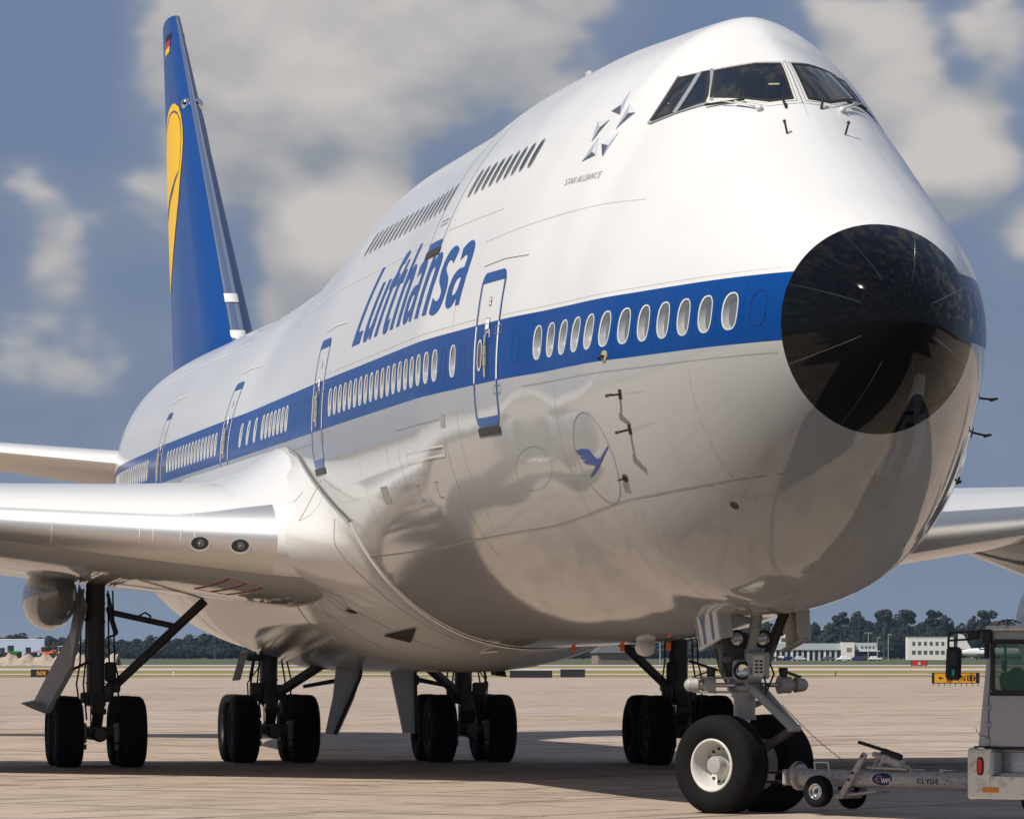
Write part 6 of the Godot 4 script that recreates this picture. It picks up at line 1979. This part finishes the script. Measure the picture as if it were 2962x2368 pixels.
func make_signs():
	var face_cam = atan2(0.98286, 0.18433)
	var ar = func(cx, cy, dir, s): return [[Vector2(cx + 0.16 * dir * s, cy), Vector2(cx - 0.02 * dir * s, cy + 0.12 * s), Vector2(cx - 0.02 * dir * s, cy - 0.12 * s)], [Vector2(cx, cy + 0.035 * s), Vector2(cx - 0.18 * dir * s, cy + 0.035 * s), Vector2(cx - 0.18 * dir * s, cy - 0.035 * s)], [Vector2(cx, cy + 0.035 * s), Vector2(cx - 0.18 * dir * s, cy - 0.035 * s), Vector2(cx, cy - 0.035 * s)]]
	var o = sign_at("airfield_sign", "yellow taxiway sign on short legs behind the tractor's mirror", 378.0, px(2013, 378), 3.85, 0.86, 0.0, face_cam + 0.12, "y", "black", [
		["", -0.98, 1.52, "sign_yellow", "black", ar.call(-1.25, 0.43, -1.0, 1.3)], ["N", -0.52, 0.50, "sign_yellow", "black"], ["", 0.0, 0.42, "sign_yellow", "black"], ["NB", 0.80, 1.05, "sign_yellow", "black"], ["B", 1.38, 0.45, "sign_yellow", "black", ar.call(1.68, 0.43, 1.0, 1.0)]], "", 9, 0.2)
	sign_at("airfield_sign", "red runway sign with a white symbol in the grass on the right", 1000.0, px(1936, 1000), 3.4, 1.05, land(1000), face_cam, "r", "rubber", [["", 0.0, 3.0, "sign_red", "white_print"], ["26", 0.0, 0.7, "sign_red", "white_print"]], "", 4, 0.12)
	sign_at("airfield_sign", "small red sign under the belly, seen between body gear and nose gear", 1090.0, px(1608, 1090), 3.4, 0.7, land(1090), face_cam, "r", "sign_red", [["", 0.0, 0.8, "white_print", "white_print"]], "", 3, 0.1)
	sign_at("airfield_sign", "black and yellow taxiway sign beside the wing gear on the left edge", 585.0, px(103, 585), 4.6, 0.95, 0.0, face_cam, "y", "black", [["NN", -1.0, 1.3, "black", "sign_yellow"], ["A", 0.75, 1.6, "sign_yellow", "black"]], "", 4, 0.06)
	sign_at("airfield_sign", "long dark back of a taxiway sign on the apron edge, right of the body gear", 560.0, px(1118, 560), 5.0, 0.86, 0.0, face_cam, "", "rubber", [], "", 8, 0.05)
	sign_at("airfield_sign", "shorter dark back of a taxiway sign, left of the nose gear's rear wheels", 575.0, px(1206, 575), 3.0, 0.98, 0.0, face_cam, "", "rubber", [], "", 5, 0.05)
	# little edge lights and markers in the grass
	var k = 0
	for q in [[1490, 720], [1512, 700], [1760, 640], [85, 690], [365, 640], [655, 640], [870, 660]]:
		var b = B.new(); b.cyl(Vector3.ZERO, Vector3(0, 0.35, 0), 0.09, 0.07, 8); b.ball(Vector3(0, 0.4, 0), 0.12, 8, 6)
		var m = lone("edge_light", b, ["decal_blue", "sign_yellow", "gear_dark", "gear_dark", "white_print", "orange", "decal_blue"][k], ["blue edge light in the dry grass, left one of two by the nose gear", "amber edge light in the dry grass nearest the nose gear door", "dark stub light at the apron edge right of the towing gear", "dark stub light at the apron edge on the far left", "white stub light behind the starboard wing gear brace", "orange stub light in the grass between the gears", "blue stub light between the two body gear doors"][k], "edge light", gp(q[1], px(q[0], q[1]), land(q[1])), "edge lights along the apron")
		k += 1

func far_at(x, d):
	return gp(d, px(x, d), land(d))

func block(o, called, c, s, mm):
	var b = B.new(); b.bx(c, s); return put(called, b, mm, o)

func make_far_buildings():
	var fc = atan2(0.98286, 0.18433)
	# right: long low terminal of bays with a taller white block in it
	var D = 1500.0; var m = D / 10004.6
	var o = thing("terminal_building", "long low pale building with columns, white block and flat roofs before the trees", "building", far_at(1740, D), fc)
	var u = func(x): return (x - 1740.0) * m
	block(o, "wall", Vector3(u.call(1700), 1.7, -2.0), Vector3(u.call(1771) - u.call(1630), 3.4, 5.0), "dark_glass")
	block(o, "parapet", Vector3(u.call(1700), 4.35, -1.2), Vector3(u.call(1771) - u.call(1630), 2.1, 7.0), "wall_pale")
	for i in 12: block(o, "column", Vector3(u.call(1632 + i * 11.6), 1.65, 1.6), Vector3(0.7, 3.4, 0.7), "wall_pale" if i % 3 else "wall_white")
	block(o, "white_block", Vector3(u.call(1784), 2.85, 0.8), Vector3(u.call(1798) - u.call(1771), 5.7, 8.0), "wall_white")
	block(o, "window", Vector3(u.call(1786), 3.4, 4.84), Vector3(1.5, 1.3, 0.1), "brick")
	block(o, "wall", Vector3(u.call(1822), 4.3, -1.0), Vector3(u.call(1846) - u.call(1799), 2.6, 6.0), "wall_pale")
	block(o, "wall", Vector3(u.call(1824), 1.4, -2.2), Vector3(u.call(1848) - u.call(1799), 2.8, 4.0), "dark_glass")
	block(o, "canopy", Vector3(u.call(1829), 3.0, 2.6), Vector3(u.call(1851) - u.call(1808), 0.3, 3.0), "wall_white")
	block(o, "canopy", Vector3(u.call(1805), 3.4, 2.6), Vector3(2.0, 0.25, 2.0), "wall_white")
	for i in 4: block(o, "window", Vector3(u.call(1815 + i * 8), 4.1, 2.04), Vector3(0.7, 0.8, 0.1), "roof_dark")
	o = thing("control_block", "small white two storey block with dark openings, behind the port nose gear door", "building", far_at(1642, 1540.0), fc)
	block(o, "wall", Vector3(0, 4.2, 0), Vector3(5.6, 8.4, 6.0), "wall_white")
	for i in 2: block(o, "window", Vector3(-1.7 + 3.0 * i, 6.6, 3.02), Vector3(1.9, 1.2, 0.12), "roof_dark")
	o = thing("office_building", "cream white office building with two rows of dark windows behind the mirror", "building", far_at(1958, 1480.0), fc)
	m = 1480.0 / 10004.6
	block(o, "wall", Vector3(0, 3.7, 0), Vector3(96 * m, 7.0, 9.0), "wall_white")
	for r in 2:
		for i in 6: block(o, "window", Vector3((-36 + i * 12.2) * m, 5.3 - r * 2.75, 4.52), Vector3(0.85 if r == 0 else 1.1, 1.15, 0.12), "roof_dark")
	block(o, "parapet", Vector3(0, 7.28, 0), Vector3(97 * m, 0.2, 9.2), "wall_pale")
	# shed under the belly
	o = thing("shed", "low brick shed with a dark hipped roof seen under the belly", "shed", far_at(1292, 1150.0), fc + 0.3)
	block(o, "wall", Vector3(0, 1.35, 0), Vector3(9.5, 2.7, 5.0), "brick")
	var b = B.new()
	var q = [Vector3(-5.3, 2.7, 3.0), Vector3(5.3, 2.7, 3.0), Vector3(5.3, 2.7, -3.0), Vector3(-5.3, 2.7, -3.0)]; var r0 = Vector3(-2.6, 5.2, 0); var r1 = Vector3(2.6, 5.2, 0)
	b.quad(q[0], q[1], r1, r0, Vector3(0, 0.8, 0.6)); b.quad(q[2], q[3], r0, r1, Vector3(0, 0.8, -0.6)); b.tri(q[1], q[2], r1, Vector3(0.6, 0.8, 0)); b.tri(q[3], q[0], r0, Vector3(-0.6, 0.8, 0))
	put("roof", b, "roof_dark", o)
	# parked white jet behind the office building
	o = thing("parked_jet", "small parked white jet with an upright fin, behind the tractor's mirror arm", "jet", far_at(2072, 1560.0), fc)
	m = 1560.0 / 10004.6
	b = B.new(); b.turn(Vector3(-9.5, 2.5, 0), Vector3(1, 0, 0), [[0, 0.15], [2.0, 0.8], [5.0, 1.35], [9.0, 1.55], [20.0, 1.55], [22.5, 1.0], [24.0, 0.0]], 20); put("fuselage", b, "white_paint", o)
	b = B.new(); b.slab([Vector3(-8.6, 3.5, -0.12), Vector3(-4.2, 3.9, -0.12), Vector3(-6.6, 8.3, -0.12), Vector3(-8.4, 8.7, -0.12)], Vector3(0, 0, 0.24)); put("fin", b, "white_paint", o)
	b = B.new(); b.slab([Vector3(-10.5, 3.3, -4.5), Vector3(-8.0, 3.0, 0.0), Vector3(-10.5, 3.3, 4.5), Vector3(-11.8, 3.3, 4.5), Vector3(-11.0, 3.0, 0.0), Vector3(-11.8, 3.3, -4.5)], Vector3(0, 0.2, 0)); put("tailplane", b, "white_paint", o)
	b = B.new(); b.slab([Vector3(4.0, 1.8, 0), Vector3(-1.0, 2.0, 10.0), Vector3(-3.5, 2.0, 10.0), Vector3(-2.0, 1.8, 0), Vector3(-3.5, 2.0, -10.0), Vector3(-1.0, 2.0, -10.0)], Vector3(0, 0.3, 0)); put("wing", b, "wall_pale", o)
	for s in [-1.0, 1.0]:
		b = B.new(); b.cyl(Vector3(-2, 0, 1.6 * s), Vector3(-2, 1.9, 1.6 * s), 0.15); put("leg", b, "gear_dark", o)
	b = B.new(); b.cyl(Vector3(9, 0, 0), Vector3(9, 1.4, 0), 0.12); put("leg", b, "gear_dark", o)
	# row of parked cars and vans as low dark shapes before the terminal
	var cols = ["dark_glass", "wall_white", "decal_blue", "wall_pale", "roof_dark", "white_print", "decal_blue", "gear_dark", "wall_white"]
	var lab = ["dark car parked left end before the columned terminal", "white car parked before the columns, second in the row", "navy car parked before the terminal's columns", "pale car parked under the low roof", "black car parked left of the white block", "white van parked before the white block", "blue car parked right of the white block", "grey car parked under the white canopy", "white car parked at the right end of the canopy"]
	for i in 9:
		var x = [1634, 1646, 1662, 1684, 1745, 1778, 1806, 1822, 1842][i]
		var p = thing("parked_car", lab[i], "car", far_at(x, 1470.0), fc + 0.2 * (i % 3 - 1), "cars parked before the terminal")
		var cb = B.new(); cb.bx(Vector3(0, 0.55, 0), Vector3(4.3, 0.62, 1.75), 0.18); cb.bx(Vector3(-0.2, 1.08, 0), Vector3(2.3, 0.55, 1.5), 0.22); put("body", cb, cols[i], p)
		for wx in [-1.35, 1.35]:
			for wz in [-0.75, 0.75]:
				cb = B.new(); cb.cyl(Vector3(wx, 0.31, wz - 0.1), Vector3(wx, 0.31, wz + 0.1), 0.31, 0.31, 12); put("wheel", cb, "rubber", p)
	# lamp posts
	k_posts(fc)
	# left: earth bank with machines on and behind it
	b = B.new(); var P = []
	for i in 60:
		var r = lerpf(px(-60, 1060), px(250, 1060), i / 59.0)
		var row = []
		for j in 9:
			var t = j / 8.0
			var h = sin(PI * t) * (2.1 + 0.5 * sin(i * 0.9) + 0.35 * sin(i * 2.3 + j)) + rng.randf_range(-0.12, 0.12)
			row.append(gp(1050 + t * 16.0, r, land(1060) + maxf(h, -0.05)))
		P.append(row)
	b.grid(P); fix_y(b, 1.0)
	lone("earth_bank", b, "dirt", "low pale bank of bare earth below the machines on the left", "earth bank")
	o = thing("box_trailer", "pale blue box trailer behind the machines on the far left", "trailer", far_at(40, 1080.0), fc)
	block(o, "box", Vector3(0, 3.9, 0), Vector3(11.4, 3.6, 2.6), "trailer"); block(o, "roof_rail", Vector3(0, 5.78, 0), Vector3(11.5, 0.18, 2.7), "white_print"); block(o, "chassis", Vector3(0, 1.9, 0), Vector3(11.0, 0.4, 2.0), "gear_dark")
	for wx in [-4.0, 3.4, 4.6]:
		b = B.new(); b.cyl(Vector3(wx, 1.7, -1.0), Vector3(wx, 1.7, 1.0), 0.55, 0.55, 14); put("wheel", b, "rubber", o)
	for q2 in [["green_machine", "green farm tractor standing on the earth bank before the trailer", 27, "green_machine", 1.0], ["loader", "dark loader with orange arms on the earth bank before the trailer", 63, "gear_dark", 0.85], ["excavator", "orange excavator body on the earth bank right of the trailer", 96, "orange", 0.9], ["dump_truck", "white dump truck on the earth bank beside the gear door", 133, "white_print", 0.95], ["skid_loader", "dark small loader at the left edge of the earth bank", 8, "gear_dark", 0.8]]:
		var v = thing("site_" + ("vehicle"), q2[1], q2[0].replace("_", " ") if q2[0] != "green_machine" else "tractor", far_at(q2[2], 1064.0) + Vector3(0, 1.7, 0), fc + 0.3)
		var s = q2[4]
		var vb = B.new(); vb.bx(Vector3(0.3, 1.0, 0) * s, Vector3(3.0, 0.9, 1.5) * s, 0.15); put("body", vb, q2[3], v)
		vb = B.new(); vb.bx(Vector3(-0.6, 2.0, 0) * s, Vector3(1.3, 1.2, 1.3) * s, 0.12); put("cab", vb, "dark_glass", v)
		vb = B.new(); vb.bx(Vector3(-0.6, 2.65, 0) * s, Vector3(1.4, 0.12, 1.4) * s, 0.04); put("cab_roof", vb, q2[3], v)
		for wx in [-1.0, 1.2]:
			vb = B.new(); vb.cyl(Vector3(wx, 0.55, -0.9) * s, Vector3(wx, 0.55, 0.9) * s, 0.6 * s, 0.6 * s, 14); put("wheel", vb, "rubber", v)
		if q2[2] in [63, 96]:
			vb = B.new(); vb.bar(Vector3(0.8, 1.4, 0.3) * s, Vector3(2.2, 1.9, 0.3) * s, 0.2, 0.25, 0.05); vb.bar(Vector3(2.2, 1.9, 0.3) * s, Vector3(2.7, 0.8, 0.3) * s, 0.2, 0.22, 0.05); put("arm", vb, "orange", v)

func k_posts(fc):
	var labs = ["thin lamp post left of the nose gear, first of three under the belly", "thin lamp post behind the body gear brace, second of three under the belly", "thin lamp post just left of the nose gear door", "lamp post above the terminal left of the tree gap", "twin lamp post at the right end of the canopy", "lamp post in the gap right of the canopy", "lamp post left of the office building"]
	var i = 0
	for q in [[1293, 6.5], [1313, 6.0], [1390, 6.5], [1670, 8.0], [1829, 8.5], [1848, 7.0], [1871, 8.0]]:
		var d = 1440.0 if i > 2 else 1200.0
		var o = thing("lamp_post", labs[i], "lamp post", far_at(q[0], d), fc, "lamp posts before the wood")
		var b = B.new(); b.cyl(Vector3.ZERO, Vector3(0, q[1], 0), 0.12, 0.08, 8); put("post", b, "wall_pale", o)
		b = B.new(); b.bx(Vector3(0.5, q[1], 0), Vector3(1.2, 0.16, 0.4), 0.04)
		if i == 4: b.bx(Vector3(-0.8, q[1], 0), Vector3(1.0, 0.16, 0.4), 0.04)
		put("lamp_head", b, "wall_pale", o)
		i += 1

# ---------------------------------------------------------------- wood on the horizon
func crown_mesh(sd, mm, rx, ry, n):
	var r = RandomNumberGenerator.new(); r.seed = sd
	var b = B.new()
	var lobes = []
	for k in 9:
		var a = r.randf() * TAU
		lobes.append([Vector3(cos(a) * rx * r.randf_range(0.1, 0.62), r.randf_range(-0.55, 0.62) * ry, sin(a) * rx * r.randf_range(0.1, 0.62)), r.randf_range(0.34, 0.58)])
	for i in n:
		var l = lobes[r.randi() % lobes.size()]
		var d = Vector3(r.randfn(), r.randfn(), r.randfn()).normalized()
		var p = l[0] + d * Vector3(rx, ry * 0.8, rx) * l[1] * r.randf_range(0.75, 1.04)
		var nn = (d + Vector3(r.randfn(), r.randfn(), r.randfn()) * 0.45).normalized()
		var f = B.frame(nn)
		var s = r.randf_range(0.35, 0.8)
		var q0 = p + f.x * s; var q1 = p + f.y * s * 0.8; var q2 = p - f.x * s * 0.9; var q3 = p - f.y * s * 0.7
		b.quad(q0, q1, q2, q3, nn)
	return b

func make_wood():
	var D = 1900.0
	var meshes = []
	for k in 3: meshes.append(crown_mesh(40 + k, "leaf_%d" % k, 4.4, 4.6, 700).mesh(M["leaf_%d" % k]))
	for k in 3:
		var mm = MultiMesh.new()
		mm.transform_format = MultiMesh.TRANSFORM_3D
		mm.mesh = meshes[k]
		var xs = []
		for row in 5:
			var x = -330.0
			while x < 330.0:
				x += rng.randf_range(1.9, 3.6)
				if rng.randi() % 3 != k: continue
				var pxx = 1078.0 + x * 10004.6 / D
				# skyline: lower on the left, taller on the right
				var top = 10.4 + 0.8 * sin(x * 0.05) + 0.6 * sin(x * 0.13 + 1.0)
				if pxx > 380 and pxx < 640: top += 2.2 * sin(PI * (pxx - 380) / 260.0)
				if pxx > 1280: top += minf((pxx - 1280) / 300.0, 1.0) * 8.0 + 1.1 * sin(x * 0.19) + 0.9 * sin(x * 0.41 + 2.0)
				var h = top * rng.randf_range(0.80, 1.06) * (1.0 if row > 2 else [rng.randf_range(0.25, 0.5), rng.randf_range(0.45, 0.7), rng.randf_range(0.65, 0.9)][row])
				xs.append(Transform3D(Basis(Vector3.UP, rng.randf() * TAU).scaled(Vector3(rng.randf_range(0.8, 1.2), h / 9.2, 1.0)), gp(D + row * 9.0, x * (1.0 + row * 0.008), land(D) + h * 0.48)))
		mm.instance_count = xs.size()
		for i in xs.size(): mm.set_instance_transform(i, xs[i])
		var o = MultiMeshInstance3D.new()
		o.name = "wood" if k == 0 else "wood_%03d" % k
		o.multimesh = mm
		o.set_meta("kind", "stuff")
		add_child(o)
	# single trees that stand clear of the mass
	var list = [[452, 16.6, "tall tree with two open crowns standing above the wood behind the wing gear brace"], [540, 15.6, "tree with a thin crown standing out of the wood left of the belly fairing"], [1968, 19.2, "tallest round tree standing above the wood near the engine on the right"], [1862, 20.0, "tall tree with a narrow crown in the middle of the right hand wood"], [1912, 19.6, "broad tall tree above the left end of the office building"], [1770, 18.6, "round tree above the white block of the terminal"], [2080, 18.8, "broad tree above the parked jet beside the tractor's beacon"]]
	var i = 0
	for q in list:
		var o = thing("tree", q[2], "tree", far_at(q[0], D - 12.0), i * 1.3, "trees standing above the wood")
		var b = B.new(); b.cyl(Vector3.ZERO, Vector3(0.2, q[1] * 0.62, 0), 0.4, 0.2, 8); b.bar(Vector3(0.1, q[1] * 0.5, 0), Vector3(1.6, q[1] * 0.75, 0.5), 0.2, 0.2); b.bar(Vector3(0.1, q[1] * 0.48, 0), Vector3(-1.5, q[1] * 0.74, -0.4), 0.2, 0.2); put("trunk", b, "bark", o)
		var cm = crown_mesh(90 + i, "", 4.0, 3.6, 700)
		put("crown", cm, "leaf_%d" % (i % 3), o, Vector3(0, q[1] - 3.0, 0))
		i += 1
